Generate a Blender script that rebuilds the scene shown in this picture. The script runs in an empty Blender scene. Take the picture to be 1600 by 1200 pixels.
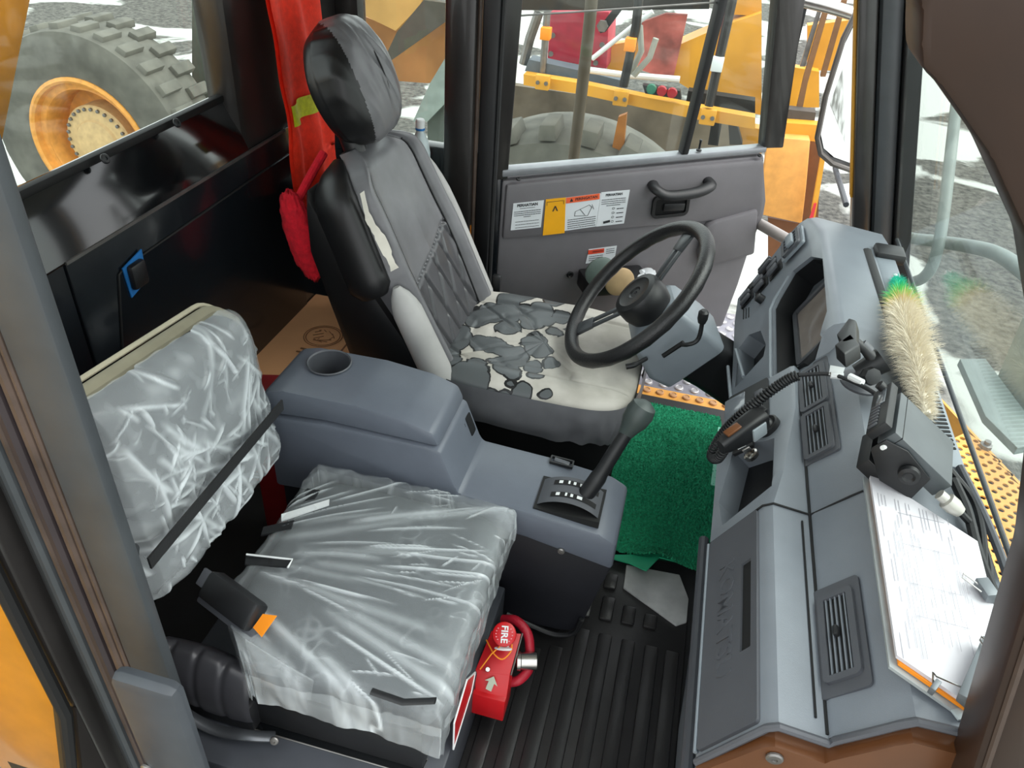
import bpy, bmesh, math, random
from mathutils import Vector, Matrix, noise
random.seed(7)
PI = math.pi
C = bpy.context.scene.collection
SC = bpy.context.scene

# ---------------------------------------------------------------- camera
cam = bpy.data.objects.new('camera', bpy.data.cameras.new('camera'))
C.objects.link(cam)
R3 = Matrix(((0.9659, -0.19846, 0.16628), (0.2508, 0.5577, -0.79125), (0.0643, 0.80597, 0.58846)))
cam.matrix_world = Matrix.Translation((0, 0, 1.75)) @ R3.to_4x4()
cam.data.sensor_width = 36.0
cam.data.lens = 36.0 * 1198.86 / 1600.0
cam.data.clip_start = 0.02
SC.camera = cam

# ---------------------------------------------------------------- sky, sun, exposure
world = bpy.data.worlds.new('overcast_sky'); SC.world = world
world.use_nodes = True
wn = world.node_tree; wn.nodes.clear()
wo = wn.nodes.new('ShaderNodeOutputWorld'); wb = wn.nodes.new('ShaderNodeBackground')
wtc = wn.nodes.new('ShaderNodeTexCoord'); wsep = wn.nodes.new('ShaderNodeSeparateXYZ')
wr = wn.nodes.new('ShaderNodeValToRGB')
wr.color_ramp.elements[0].position = 0.0; wr.color_ramp.elements[0].color = (0.86, 0.88, 0.88, 1)
wr.color_ramp.elements[1].position = 0.6; wr.color_ramp.elements[1].color = (0.92, 0.97, 1.0, 1)
wn.links.new(wtc.outputs['Generated'], wsep.inputs[0]); wn.links.new(wsep.outputs['Z'], wr.inputs[0])
wn.links.new(wr.outputs[0], wb.inputs[0]); wb.inputs[1].default_value = 1.6
wn.links.new(wb.outputs[0], wo.inputs[0])
sun = bpy.data.objects.new('sun', bpy.data.lights.new('sun', 'SUN')); C.objects.link(sun)
sun.data.energy = 2.2; sun.data.angle = math.radians(55); sun.data.color = (1.0, 0.97, 0.93)
sun.rotation_euler = Vector((-0.58, -0.10, -0.81)).to_track_quat('-Z', 'Y').to_euler()
SC.view_settings.view_transform = 'Standard'
SC.view_settings.look = 'None'
SC.view_settings.gamma = 1.0
SC.view_settings.use_curve_mapping = False
SC.view_settings.exposure = 0.62

# ---------------------------------------------------------------- materials
MATS = {}
def lin(h):
    h = h.lstrip('#'); o = []
    for i in (0, 2, 4):
        c = int(h[i:i+2], 16) / 255
        o.append(c / 12.92 if c <= 0.04045 else ((c + 0.055) / 1.055) ** 2.4)
    return o
def mat(name, col, rough=0.5, metal=0.0, var=0.12, scale=14.0, bump=0.0, bscale=200.0, spec=0.5, coat=0.0, emit=0.0):
    if name in MATS: return MATS[name]
    m = bpy.data.materials.new(name); m.use_nodes = True
    nt = m.node_tree; b = nt.nodes['Principled BSDF']
    c = lin(col)
    tc = nt.nodes.new('ShaderNodeTexCoord'); nz = nt.nodes.new('ShaderNodeTexNoise')
    nz.inputs['Scale'].default_value = scale; nz.inputs['Detail'].default_value = 4
    nt.links.new(tc.outputs['Object'], nz.inputs['Vector'])
    rp = nt.nodes.new('ShaderNodeValToRGB')
    rp.color_ramp.elements[0].position = 0.3; rp.color_ramp.elements[1].position = 0.7
    rp.color_ramp.elements[0].color = [x * (1 - var) for x in c] + [1]
    rp.color_ramp.elements[1].color = [min(1, x * (1 + var)) for x in c] + [1]
    nt.links.new(nz.outputs['Fac'], rp.inputs[0]); nt.links.new(rp.outputs[0], b.inputs['Base Color'])
    b.inputs['Roughness'].default_value = rough; b.inputs['Metallic'].default_value = metal
    b.inputs['Specular IOR Level'].default_value = spec
    if coat: b.inputs['Coat Weight'].default_value = coat; b.inputs['Coat Roughness'].default_value = 0.08
    if bump:
        n2 = nt.nodes.new('ShaderNodeTexNoise'); n2.inputs['Scale'].default_value = bscale
        nt.links.new(tc.outputs['Object'], n2.inputs['Vector'])
        bp = nt.nodes.new('ShaderNodeBump'); bp.inputs['Strength'].default_value = bump; bp.inputs['Distance'].default_value = 0.004
        nt.links.new(n2.outputs['Fac'], bp.inputs['Height']); nt.links.new(bp.outputs[0], b.inputs['Normal'])
    if emit:
        b.inputs['Emission Color'].default_value = c + [1]; b.inputs['Emission Strength'].default_value = emit
    MATS[name] = m; return m
def glass_mat(name, tint=(0.95, 0.985, 0.965), refl=0.35, dust=0.012):
    m = bpy.data.materials.new(name); m.use_nodes = True; nt = m.node_tree; nt.nodes.clear()
    o = nt.nodes.new('ShaderNodeOutputMaterial'); t = nt.nodes.new('ShaderNodeBsdfTransparent')
    t.inputs[0].default_value = (*tint, 1)
    g = nt.nodes.new('ShaderNodeBsdfGlossy'); g.inputs['Roughness'].default_value = 0.02
    d = nt.nodes.new('ShaderNodeBsdfDiffuse'); d.inputs[0].default_value = (.6, .62, .6, 1)
    lw = nt.nodes.new('ShaderNodeLayerWeight'); lw.inputs['Blend'].default_value = .5
    pw = nt.nodes.new('ShaderNodeMath'); pw.operation = 'POWER'; pw.inputs[1].default_value = 4.0
    fr = nt.nodes.new('ShaderNodeMath'); fr.operation = 'MULTIPLY_ADD'; fr.inputs[1].default_value = refl; fr.inputs[2].default_value = .025
    nt.links.new(lw.outputs['Facing'], pw.inputs[0]); nt.links.new(pw.outputs[0], fr.inputs[0])
    a = nt.nodes.new('ShaderNodeMixShader'); b = nt.nodes.new('ShaderNodeMixShader')
    tc = nt.nodes.new('ShaderNodeTexCoord'); nz = nt.nodes.new('ShaderNodeTexNoise'); nz.inputs['Scale'].default_value = 9
    ml = nt.nodes.new('ShaderNodeMath'); ml.operation = 'MULTIPLY'; ml.inputs[1].default_value = dust * 2
    nt.links.new(tc.outputs['Object'], nz.inputs['Vector']); nt.links.new(nz.outputs['Fac'], ml.inputs[0])
    nt.links.new(fr.outputs[0], a.inputs[0]); nt.links.new(t.outputs[0], a.inputs[1]); nt.links.new(g.outputs[0], a.inputs[2])
    nt.links.new(ml.outputs[0], b.inputs[0]); nt.links.new(a.outputs[0], b.inputs[1]); nt.links.new(d.outputs[0], b.inputs[2])
    nt.links.new(b.outputs[0], o.inputs[0]); MATS[name] = m; return m
def film_mat():
    m = bpy.data.materials.new('plastic_film'); m.use_nodes = True; nt = m.node_tree
    b = nt.nodes['Principled BSDF']; o = nt.nodes['Material Output']
    b.inputs['Base Color'].default_value = (.70, .75, .77, 1); b.inputs['Roughness'].default_value = 0.2
    b.inputs['Specular IOR Level'].default_value = 0.9
    t = nt.nodes.new('ShaderNodeBsdfTransparent'); mx = nt.nodes.new('ShaderNodeMixShader')
    at_ = nt.nodes.new('ShaderNodeAttribute'); at_.attribute_name = 'fold'
    mr = nt.nodes.new('ShaderNodeMapRange'); mr.inputs[3].default_value = .11; mr.inputs[4].default_value = .85
    nt.links.new(at_.outputs['Fac'], mr.inputs[0]); nt.links.new(mr.outputs[0], mx.inputs[0])
    nt.links.new(t.outputs[0], mx.inputs[1]); nt.links.new(b.outputs[0], mx.inputs[2]); nt.links.new(mx.outputs[0], o.inputs[0])
    MATS['film'] = m; return m
def torn_mat(name, lo, hi, black='55595b', cream='c2beb6', scale=13.0):
    # black vinyl skin flaking off a cream backing: islands of skin left over (wear with its own shape)
    m = bpy.data.materials.new(name); m.use_nodes = True; nt = m.node_tree; b = nt.nodes['Principled BSDF']
    tc = nt.nodes.new('ShaderNodeTexCoord'); n0 = nt.nodes.new('ShaderNodeTexNoise'); n0.inputs['Scale'].default_value = 9; n0.inputs['Detail'].default_value = 6
    nt.links.new(tc.outputs['Object'], n0.inputs['Vector'])
    mixv = nt.nodes.new('ShaderNodeVectorMath'); mixv.operation = 'MULTIPLY_ADD'
    mixv.inputs[1].default_value = (.05, .05, .05)
    nt.links.new(n0.outputs['Color'], mixv.inputs[0]); nt.links.new(tc.outputs['Object'], mixv.inputs[2])
    vo = nt.nodes.new('ShaderNodeTexVoronoi'); vo.inputs['Scale'].default_value = scale
    nt.links.new(mixv.outputs[0], vo.inputs['Vector'])
    sp = nt.nodes.new('ShaderNodeSeparateXYZ'); nt.links.new(tc.outputs['Object'], sp.inputs[0])
    mr = nt.nodes.new('ShaderNodeMapRange'); mr.inputs[1].default_value = 0.0; mr.inputs[2].default_value = 0.13
    mr.inputs[3].default_value = hi; mr.inputs[4].default_value = lo
    nt.links.new(sp.outputs['X'], mr.inputs[0])
    lt = nt.nodes.new('ShaderNodeMath'); lt.operation = 'LESS_THAN'
    nt.links.new(vo.outputs['Distance'], lt.inputs[0]); nt.links.new(mr.outputs[0], lt.inputs[1])
    sb_ = nt.nodes.new('ShaderNodeMath'); sb_.operation = 'SUBTRACT'; sb_.inputs[1].default_value = .07
    nt.links.new(mr.outputs[0], sb_.inputs[0])
    l2 = nt.nodes.new('ShaderNodeMath'); l2.operation = 'LESS_THAN'
    nt.links.new(vo.outputs['Distance'], l2.inputs[0]); nt.links.new(sb_.outputs[0], l2.inputs[1])
    mi_ = nt.nodes.new('ShaderNodeMix'); mi_.data_type = 'RGBA'; nt.links.new(l2.outputs[0], mi_.inputs['Factor'])
    mi_.inputs[6].default_value = lin('1d1e1f') + [1]; mi_.inputs[7].default_value = lin(black) + [1]
    rc_ = nt.nodes.new('ShaderNodeValToRGB'); rc_.color_ramp.elements[0].position = .35; rc_.color_ramp.elements[1].position = .6
    rc_.color_ramp.elements[0].color = lin('a8a49b') + [1]; rc_.color_ramp.elements[1].color = lin(cream) + [1]
    nt.links.new(n0.outputs['Fac'], rc_.inputs[0])
    mc = nt.nodes.new('ShaderNodeMix'); mc.data_type = 'RGBA'
    nt.links.new(lt.outputs[0], mc.inputs['Factor'])
    nt.links.new(rc_.outputs[0], mc.inputs[6]); nt.links.new(mi_.outputs[2], mc.inputs[7])
    nt.links.new(mc.outputs[2], b.inputs['Base Color'])
    m2 = nt.nodes.new('ShaderNodeMapRange'); m2.inputs[3].default_value = .8; m2.inputs[4].default_value = .38
    nt.links.new(lt.outputs[0], m2.inputs[0]); nt.links.new(m2.outputs[0], b.inputs['Roughness'])
    bp = nt.nodes.new('ShaderNodeBump'); bp.inputs['Distance'].default_value = .003; bp.inputs['Strength'].default_value = .6
    nt.links.new(lt.outputs[0], bp.inputs['Height']); nt.links.new(bp.outputs[0], b.inputs['Normal'])
    MATS[name] = m; return m
def ramp_mat(name, stops, axis='X', rough=.8, lo=0, hi=1):
    m = bpy.data.materials.new(name); m.use_nodes = True; nt = m.node_tree; b = nt.nodes['Principled BSDF']
    tc = nt.nodes.new('ShaderNodeTexCoord'); sp = nt.nodes.new('ShaderNodeSeparateXYZ'); nt.links.new(tc.outputs['Object'], sp.inputs[0])
    mr = nt.nodes.new('ShaderNodeMapRange'); mr.inputs[1].default_value = lo; mr.inputs[2].default_value = hi
    nt.links.new(sp.outputs[axis], mr.inputs[0]); rp = nt.nodes.new('ShaderNodeValToRGB'); nt.links.new(mr.outputs[0], rp.inputs[0])
    e = rp.color_ramp.elements
    while len(e) < len(stops): e.new(.5)
    for k, (p, c) in enumerate(stops): e[k].position = p; e[k].color = lin(c) + [1]
    nt.links.new(rp.outputs[0], b.inputs['Base Color']); b.inputs['Roughness'].default_value = rough; MATS[name] = m; return m
def ground_mat():
    m = bpy.data.materials.new('mud_ground'); m.use_nodes = True; nt = m.node_tree; b = nt.nodes['Principled BSDF']
    tc = nt.nodes.new('ShaderNodeTexCoord')
    n1 = nt.nodes.new('ShaderNodeTexNoise'); n1.inputs['Scale'].default_value = .35; n1.inputs['Detail'].default_value = 5; n1.inputs['Distortion'].default_value = .6
    n2 = nt.nodes.new('ShaderNodeTexNoise'); n2.inputs['Scale'].default_value = 9; n2.inputs['Detail'].default_value = 12; n2.inputs['Roughness'].default_value = .65
    for n in (n1, n2): nt.links.new(tc.outputs['Object'], n.inputs['Vector'])
    r1 = nt.nodes.new('ShaderNodeValToRGB'); r1.color_ramp.elements[0].position = .49; r1.color_ramp.elements[1].position = .53
    nt.links.new(n1.outputs['Fac'], r1.inputs[0])
    r2 = nt.nodes.new('ShaderNodeValToRGB'); r2.color_ramp.elements[0].position = .35; r2.color_ramp.elements[1].position = .7
    r2.color_ramp.elements[0].color = lin('34332f') + [1]; r2.color_ramp.elements[1].color = lin('807e75') + [1]
    nt.links.new(n2.outputs['Fac'], r2.inputs[0])
    mc = nt.nodes.new('ShaderNodeMix'); mc.data_type = 'RGBA'; nt.links.new(r1.outputs[0], mc.inputs['Factor'])
    nt.links.new(r2.outputs[0], mc.inputs[6]); mc.inputs[7].default_value = lin('a8aba3') + [1]
    nt.links.new(mc.outputs[2], b.inputs['Base Color'])
    mr = nt.nodes.new('ShaderNodeMapRange'); mr.inputs[3].default_value = .85; mr.inputs[4].default_value = .06
    nt.links.new(r1.outputs[0], mr.inputs[0]); nt.links.new(mr.outputs[0], b.inputs['Roughness'])
    bp = nt.nodes.new('ShaderNodeBump'); bp.inputs['Distance'].default_value = .15
    m3 = nt.nodes.new('ShaderNodeMapRange'); m3.inputs[3].default_value = 1; m3.inputs[4].default_value = 0
    nt.links.new(r1.outputs[0], m3.inputs[0]); nt.links.new(m3.outputs[0], bp.inputs['Strength'])
    nt.links.new(n2.outputs['Fac'], bp.inputs['Height']); nt.links.new(bp.outputs[0], b.inputs['Normal'])
    MATS['ground'] = m; return m

GREY = mat('grey_dash_plastic', '757b82', .36, bump=.08, bscale=500, var=.05)
LGREY = mat('pale_dash_plastic', '7d858c', .42, bump=.08, bscale=500, var=.05)
DGREY = mat('dark_grey_plastic', '4c4e53', .48, bump=.08, bscale=500, var=.06)
CONS = mat('console_grey_plastic', '5d636d', .42, var=.05, bump=.06, bscale=500)
DOORG = mat('door_grey_plastic', '6c6a6d', .5, bump=.1, bscale=450, var=.05)
BLACK = mat('black_plastic', '17181a', .45, var=.15)
DEEP = mat('deep_black', '08090a', .7, var=.1)
RUBBER = mat('black_rubber', '1e1f20', .6, var=.2, bump=.1)
MATR = mat('mat_rubber', '262525', .36, var=.18, bump=.08)
GLOSSB = mat('gloss_black_panel', '0c0e10', .12, var=.1, coat=.6)
WALLB = mat('rear_panel_blue_black', '15191d', .22, var=.12, coat=.3)
PILLAR = mat('dark_pillar_paint', '2a2827', .3, var=.15, coat=.2)
PILG = mat('grey_pillar_paint', '3c4043', .45, var=.12)
SEALB = mat('reflected_brown_seal', '4a3c34', .5, var=.3)  # yellow door's reflection on the near seals is put into this brown
VINYL = mat('sheen_black_vinyl', '68686b', .36, var=.15, spec=.6)  # grey base carries the sky sheen of the black vinyl
VINYLD = mat('dark_vinyl', '141415', .4, var=.2)
GREYCLOTH = mat('pale_vinyl', 'a9a8a6', .5, var=.08)
FABRIC = mat('charcoal_fabric', '474b4e', .9, var=.15, bump=.3, bscale=800)
BEIGE = mat('beige_foam_edge', '8d8873', .7, var=.15)
BROWN = mat('end_reflection_brown', '5f3a20', .35, var=.1)  # end cap's orange reflection painted in; also on bracket and talk button
CHROME = mat('chrome', 'b9b6b2', .22, 1.0, var=.1)
STEEL = mat('worn_steel', '83817e', .4, .8, var=.25)
RED = mat('red_paint', 'c0121a', .4, var=.1)
REDH = mat('red_hose', 'a8142a', .5, var=.2, bump=.3)
ORANGE = mat('orange_tag', 'ef8d14', .6, var=.05)
YEL = mat('machine_yellow', 'd6982f', .45, var=.18, scale=3)
YELS = mat('step_yellow', 'd99b45', .5, var=.15)
YELD = mat('dusty_yellow', 'bd9150', .6, var=.25, scale=2)
CARD = mat('cardboard', 'dba272', .8, var=.06, scale=6)
INK = mat('brown_print', '7d5636', .85, var=.1)
BINK = mat('black_print', '26282b', .7, var=.05)
PAPER = mat('white_paper', 'cccacf', .8, var=.02)
STICK = mat('white_sticker', 'd5dadd', .5, var=.03)
SORG = mat('orange_print', 'e8643a', .5, var=.04)
SYEL = mat('yellow_sticker', 'eaa712', .5, var=.05)
VEST = mat('hi_vis_orange', 'f2310f', .75, var=.12, scale=60, bump=.25, bscale=300)
VESTY = mat('reflective_yellow', 'c9cf1e', .4, var=.15, scale=90)
FUZZ = mat('red_fleece', 'cc1226', .95, var=.2, scale=60, bump=.6, bscale=160)
GREEN = mat('green_carpet', '178f64', .9, var=.4, scale=160, bump=.7, bscale=320)
GREENB = mat('green_carpet_backing', '22a276', .6, var=.1)
TYRE = mat('dusty_tyre', '5f5e56', .85, var=.3, scale=4, bump=.5, bscale=20)
RIM = mat('wheel_yellow', 'd9963f', .5, var=.15)
HUB = mat('hub_cream', 'c9ab79', .6, var=.15)
GSTEEL = mat('grey_green_plate', '7b8682', .5, var=.12)
WHITE = mat('white_plastic', 'dfe2e2', .45, var=.03)
BLUE = mat('blue_tape', '1d6fb5', .5, var=.2)
BOTTLE = mat('clear_bottle', 'b8c6c8', .2, var=.1)
SCREEN = mat('screen_glass', '6b7076', .12, var=.2, coat=.4)
GLASS = glass_mat('window_glass')
FILM = film_mat()
TORN = torn_mat('torn_vinyl_cushion', .0, .66, scale=15)
GROUND = ground_mat()

# ---------------------------------------------------------------- mesh helpers
def frame(o, ex, ey):
    ex = Vector(ex).normalized(); ey = Vector(ey); ey = (ey - ex * ey.dot(ex)).normalized(); ez = ex.cross(ey)
    m = Matrix((ex, ey, ez)).transposed().to_4x4(); m.translation = Vector(o); return m
I4 = Matrix.Identity(4)
def rotm(rx=0, ry=0, rz=0):
    return Matrix.Rotation(rz, 4, 'Z') @ Matrix.Rotation(ry, 4, 'Y') @ Matrix.Rotation(rx, 4, 'X')
class B:
    def __init__(s): s.bm = bmesh.new()
    def box(s, c, d, bev=0.0, m=I4, seg=2):
        r = bmesh.ops.create_cube(s.bm, size=1.0)
        bmesh.ops.transform(s.bm, matrix=m @ Matrix.Translation(c) @ Matrix.Diagonal((*d, 1)), verts=r['verts'])
        if bev:
            es = list({e for v in r['verts'] for e in v.link_edges})
            bmesh.ops.bevel(s.bm, geom=es, offset=min(bev, min(d) * .49), segments=seg, profile=.5, affect='EDGES')
        return s
    def b2(s, a, b, bev=0.0, m=I4):
        return s.box([(a[i] + b[i]) / 2 for i in range(3)], [abs(b[i] - a[i]) for i in range(3)], bev, m)
    def slab(s, pts, vec, bev=0.0):
        # polygon of 3d points extruded by vec
        vec = Vector(vec); v0 = [s.bm.verts.new(Vector(p)) for p in pts]; v1 = [s.bm.verts.new(Vector(p) + vec) for p in pts]
        n = len(pts); fs = [s.bm.faces.new(v0), s.bm.faces.new(v1[::-1])]
        for i in range(n): fs.append(s.bm.faces.new((v0[i], v1[i], v1[(i+1) % n], v0[(i+1) % n])))
        bmesh.ops.recalc_face_normals(s.bm, faces=fs)
        if bev:
            es = list({e for f in fs for e in f.edges})
            bmesh.ops.bevel(s.bm, geom=es, offset=bev, segments=2, profile=.5, affect='EDGES')
        return s
    def tube(s, pts, r, n=10, closed=False, caps=True, flat=1.0, up=None):
        pts = [Vector(p) for p in pts]; k = len(pts); rings = []
        rr = r if isinstance(r, (list, tuple)) else [r] * k
        t0 = (pts[1] - pts[0]).normalized()
        nrm = Vector(up) if up else (Vector((0, 0, 1)) if abs(t0.z) < .9 else Vector((1, 0, 0)))
        for i, p in enumerate(pts):
            a = pts[(i-1) % k] if (closed or i) else pts[0]; b = pts[(i+1) % k] if (closed or i < k-1) else pts[-1]
            t = (b - a).normalized(); nrm = (nrm - t * nrm.dot(t)).normalized(); bi = t.cross(nrm)
            rings.append([s.bm.verts.new(p + (nrm * math.cos(2*PI*j/n) * flat + bi * math.sin(2*PI*j/n)) * rr[i]) for j in range(n)])
        for i in range(k if closed else k-1):
            A, Bq = rings[i], rings[(i+1) % k]
            for j in range(n): s.bm.faces.new((A[j], A[(j+1) % n], Bq[(j+1) % n], Bq[j]))
        if caps and not closed: s.bm.faces.new(rings[0][::-1]); s.bm.faces.new(rings[-1])
        return s
    def lathe(s, prof, m=I4, n=32):
        rings = []
        for r, h in prof:
            if r < 1e-6: rings.append([s.bm.verts.new(m @ Vector((0, 0, h)))])
            else: rings.append([s.bm.verts.new(m @ Vector((r * math.cos(2*PI*j/n), r * math.sin(2*PI*j/n), h))) for j in range(n)])
        for a, b in zip(rings, rings[1:]):
            for j in range(n):
                q = [a[j % len(a)], a[(j+1) % len(a)], b[(j+1) % len(b)], b[j % len(b)]]
                q = list(dict.fromkeys(q))
                if len(q) > 2: s.bm.faces.new(q)
        return s
    def grid(s, fn, nu, nv, wrap=False):
        g = [[s.bm.verts.new(Vector(fn(i / (nu if wrap else nu-1), j / (nv-1)))) for i in range(nu)] for j in range(nv)]
        for j in range(nv-1):
            for i in range(nu if wrap else nu-1):
                s.bm.faces.new((g[j][i], g[j][(i+1) % nu], g[j+1][(i+1) % nu], g[j+1][i]))
        return g
    def loft(s, rings, caps=True):
        vs = [[s.bm.verts.new(Vector(p)) for p in r] for r in rings]; n = len(vs[0])
        for a, b in zip(vs, vs[1:]):
            for j in range(n): s.bm.faces.new((a[j], a[(j+1) % n], b[(j+1) % n], b[j]))
        if caps: s.bm.faces.new(vs[0][::-1]); s.bm.faces.new(vs[-1])
        return s
def obj(name, b, material, parent=None, smooth=True, ang=35, fix=True):
    bm = b.bm
    if fix: bmesh.ops.recalc_face_normals(bm, faces=bm.faces)
    me = bpy.data.meshes.new(name); bm.to_mesh(me); bm.free()
    me.materials.append(material)
    if smooth and me.polygons:
        me.polygons.foreach_set('use_smooth', [True] * len(me.polygons)); me.set_sharp_from_angle(angle=math.radians(ang))
    o = bpy.data.objects.new(name, me); C.objects.link(o)
    if parent: o.parent = parent
    return o
def tag(o, label, cat, group=None, kind=None):
    o['label'] = label; o['category'] = cat
    if group: o['group'] = group
    if kind: o['kind'] = kind
    return o
def thing(name, label, cat, loc=(0, 0, 0), rz=0.0, group=None, kind=None):
    o = bpy.data.objects.new(name, None); C.objects.link(o); o.location = loc; o.rotation_euler = (0, 0, rz)
    o.empty_display_size = .05
    return tag(o, label, cat, group, kind)
def struct(name, b, material, label, cat='structure', ang=35):
    return tag(obj(name, b, material, ang=ang), label, cat, kind='structure')
def lab(o, text): o['label'] = text; return o
def origin(o, p):
    # move a mesh object's origin to p without moving it
    p = Vector(p); o.data.transform(Matrix.Translation(-p)); o.location = p; return o
def cut(o, cb):
    # boolean difference with a throw-away cutter
    bmesh.ops.recalc_face_normals(cb.bm, faces=cb.bm.faces)
    me = bpy.data.meshes.new('tmp'); cb.bm.to_mesh(me); cb.bm.free()
    c = bpy.data.objects.new('tmp', me); C.objects.link(c)
    par = o.parent; o.parent = None
    md = o.modifiers.new('cut', 'BOOLEAN'); md.operation = 'DIFFERENCE'; md.object = c; md.solver = 'EXACT'
    dg = bpy.context.evaluated_depsgraph_get(); dg.update()
    new = bpy.data.meshes.new_from_object(o.evaluated_get(dg))
    o.modifiers.clear(); o.data = new; o.parent = par
    bpy.data.objects.remove(c); bpy.data.meshes.remove(me)
    new.polygons.foreach_set('use_smooth', [True] * len(new.polygons)); new.set_sharp_from_angle(angle=math.radians(35))
def text(name, s, size, m, material, parent, depth=.0004, align='CENTER', bold=0.0):
    cu = bpy.data.curves.new('t', 'FONT'); cu.body = s; cu.size = size; cu.extrude = depth; cu.align_x = align; cu.align_y = 'CENTER'; cu.offset = bold
    cu.resolution_u = 2
    t = bpy.data.objects.new('t', cu); C.objects.link(t)
    dg = bpy.context.evaluated_depsgraph_get(); dg.update()
    me = bpy.data.meshes.new_from_object(t.evaluated_get(dg)); bpy.data.objects.remove(t)
    me.transform(m); me.materials.clear(); me.materials.append(material)
    o = bpy.data.objects.new(name, me); C.objects.link(o); o.parent = parent
    return o
def inst(name, me, parent, loc=(0, 0, 0), rot=None, mw=None):
    o = bpy.data.objects.new(name, me); C.objects.link(o); o.parent = parent
    if mw is not None: o.matrix_local = mw
    else:
        o.location = loc
        if rot: o.rotation_euler = rot
    return o
def mesh_of(b, material, name='m', ang=35):
    bmesh.ops.recalc_face_normals(b.bm, faces=b.bm.faces)
    me = bpy.data.meshes.new(name); b.bm.to_mesh(me); b.bm.free(); me.materials.append(material)
    me.polygons.foreach_set('use_smooth', [True] * len(me.polygons)); me.set_sharp_from_angle(angle=math.radians(ang)); return me
def screw(parent, p, nrm, r=.006, material=None):
    z = Vector(nrm).normalized(); m = z.to_track_quat('Z', 'Y').to_matrix().to_4x4(); m.translation = Vector(p)
    return obj('screw', B().lathe([(r, -.001), (r, .002), (r * .8, .004), (r * .35, .0042), (r * .3, .002), (0, .002)], m, 14), material or STEEL, parent)
def smooth_path(pts, n=6):
    # Catmull-Rom through the points
    P = [Vector(p) for p in pts]; P = [P[0] * 2 - P[1]] + P + [P[-1] * 2 - P[-2]]; out = []
    for i in range(1, len(P) - 2):
        for k in range(n):
            t = k / n; a, b, c, d = P[i-1], P[i], P[i+1], P[i+2]
            out.append(.5 * ((2*b) + (c - a) * t + (2*a - 5*b + 4*c - d) * t*t + (3*b - a - 3*c + d) * t**3))
    out.append(P[-2]); return out
def rrect(w, h, r, n=4):
    o = []
    for cx, cy, a0 in ((w/2-r, h/2-r, 0), (-w/2+r, h/2-r, 90), (-w/2+r, -h/2+r, 180), (w/2-r, -h/2+r, 270)):
        for k in range(n+1):
            a = math.radians(a0 + 90 * k / n); o.append((cx + r * math.cos(a), cy + r * math.sin(a)))
    return o
def plate(b, m, cx, cy, w, h, r, z0, z1, n=4):
    pts = [(cx + x, cy + y) for x, y in rrect(w, h, r, n)]
    return b.slab([m @ Vector((x, y, z0)) for x, y in pts], (m.to_3x3() @ Vector((0, 0, z1 - z0))))
def ringplate(b, m, cx, cy, w, h, r, t, z0, z1, n=4):
    o = rrect(w, h, r, n); i = rrect(w - 2*t, h - 2*t, max(r - t, .001), n); k = len(o)
    def vv(l, z): return [b.bm.verts.new(m @ Vector((cx + x, cy + y, z))) for x, y in l]
    O0, O1, I0, I1 = vv(o, z0), vv(o, z1), vv(i, z0), vv(i, z1)
    for j in range(k):
        q = (j+1) % k
        for f in ((O0[j], O0[q], O1[q], O1[j]), (I1[j], I1[q], I0[q], I0[j]), (O1[j], O1[q], I1[q], I1[j]), (I0[j], I0[q], O0[q], O0[j])): b.bm.faces.new(f)
    return b

# ================================================================ THE SETTING
g = B(); g.grid(lambda a, b: (-60 + 120*a, -40 + 130*b, -3.25), 2, 2)
struct('ground', g, GROUND, 'wet muddy gravel yard with puddles far below the cab', 'ground')
struct('floor', B().b2((-1.2, .60, -.06), (.62, 2.46, 0)), RUBBER, 'dark floor of the cab under the mats', 'floor')
struct('ceiling', B().b2((-1.28, .60, 1.78), (.36, 2.48, 1.84), .02), mat('pale_headliner', 'b9b9b4', .9), 'cab roof overhead', 'ceiling')

wr_ = thing('wall_rear', 'glossy blue-black rear wall of the cab below the back window', 'wall', (-1.15, .62, 0), kind='structure')
def rl(o, p=(-1.15, .62, 0)): o.data.transform(Matrix.Translation(-Vector(p))); return o
rl(obj('wall_panel', B().b2((-1.24, .62, 0), (-1.155, 1.106, .995)).b2((-1.24, 1.112, 0), (-1.153, 2.42, .995), .003), WALLB, wr_))
rl(lab(obj('sloping_ledge', B().slab([(-1.15, .62, .994), (-1.21, .62, 1.128), (-1.24, .62, 1.128), (-1.24, .62, .9)], (0, 1.19, 0), .002), GLOSSB, wr_), 'glossy sloping black ledge under the back window'))
rl(obj('trim_line', B().b2((-1.153, 1.11, .990), (-1.147, 2.0, .997)), STEEL, wr_))
fr = frame((-1.15, 0, 0), (0, 1, 0), (0, 0, 1))
pd = [(-1.15, 1.167, 0.65), (-1.15, 1.23, 0.876), (-1.15, 1.238, 0.904), (-1.15, 1.261, 0.914), (-1.15, 1.298, 0.912), (-1.15, 1.891, 0.919)]
pdl = [(-1.152, p[1], p[2]) for p in pd] + [(-1.152, 2.02, pd[-1][2]), (-1.152, 2.02, .2), (-1.152, pd[0][1], .2)]
rl(obj('access_door', B().slab(pdl, (.004, 0, 0)), WALLB, wr_))
rl(obj('door_gap', B().tube([(-1.1505, p[1], p[2]) for p in pd], .003, 6), DEEP, wr_))
kl = (-1.145, 1.282, 0.886)
kk = rl(obj('latch', B().box((-1.140, kl[1], kl[2]), (.02, .05, .06), .008), BLACK, wr_))
rl(lab(obj('tape', B().slab([(-1.147, kl[1]-.035, kl[2]+.03), (-1.147, kl[1]+.035, kl[2]+.045), (-1.147, kl[1]+.03, kl[2]-.03), (-1.147, kl[1]-.03, kl[2]-.045)], (.003, 0, 0)), BLUE, wr_), 'blue tape around the latch'))
for px in ((-1.18, 1.316, 1.132), (-1.18, 1.568, 1.134)):
    s_ = screw(wr_, px, (.85, 0, .4), .011, BLACK); rl(s_)

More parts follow.
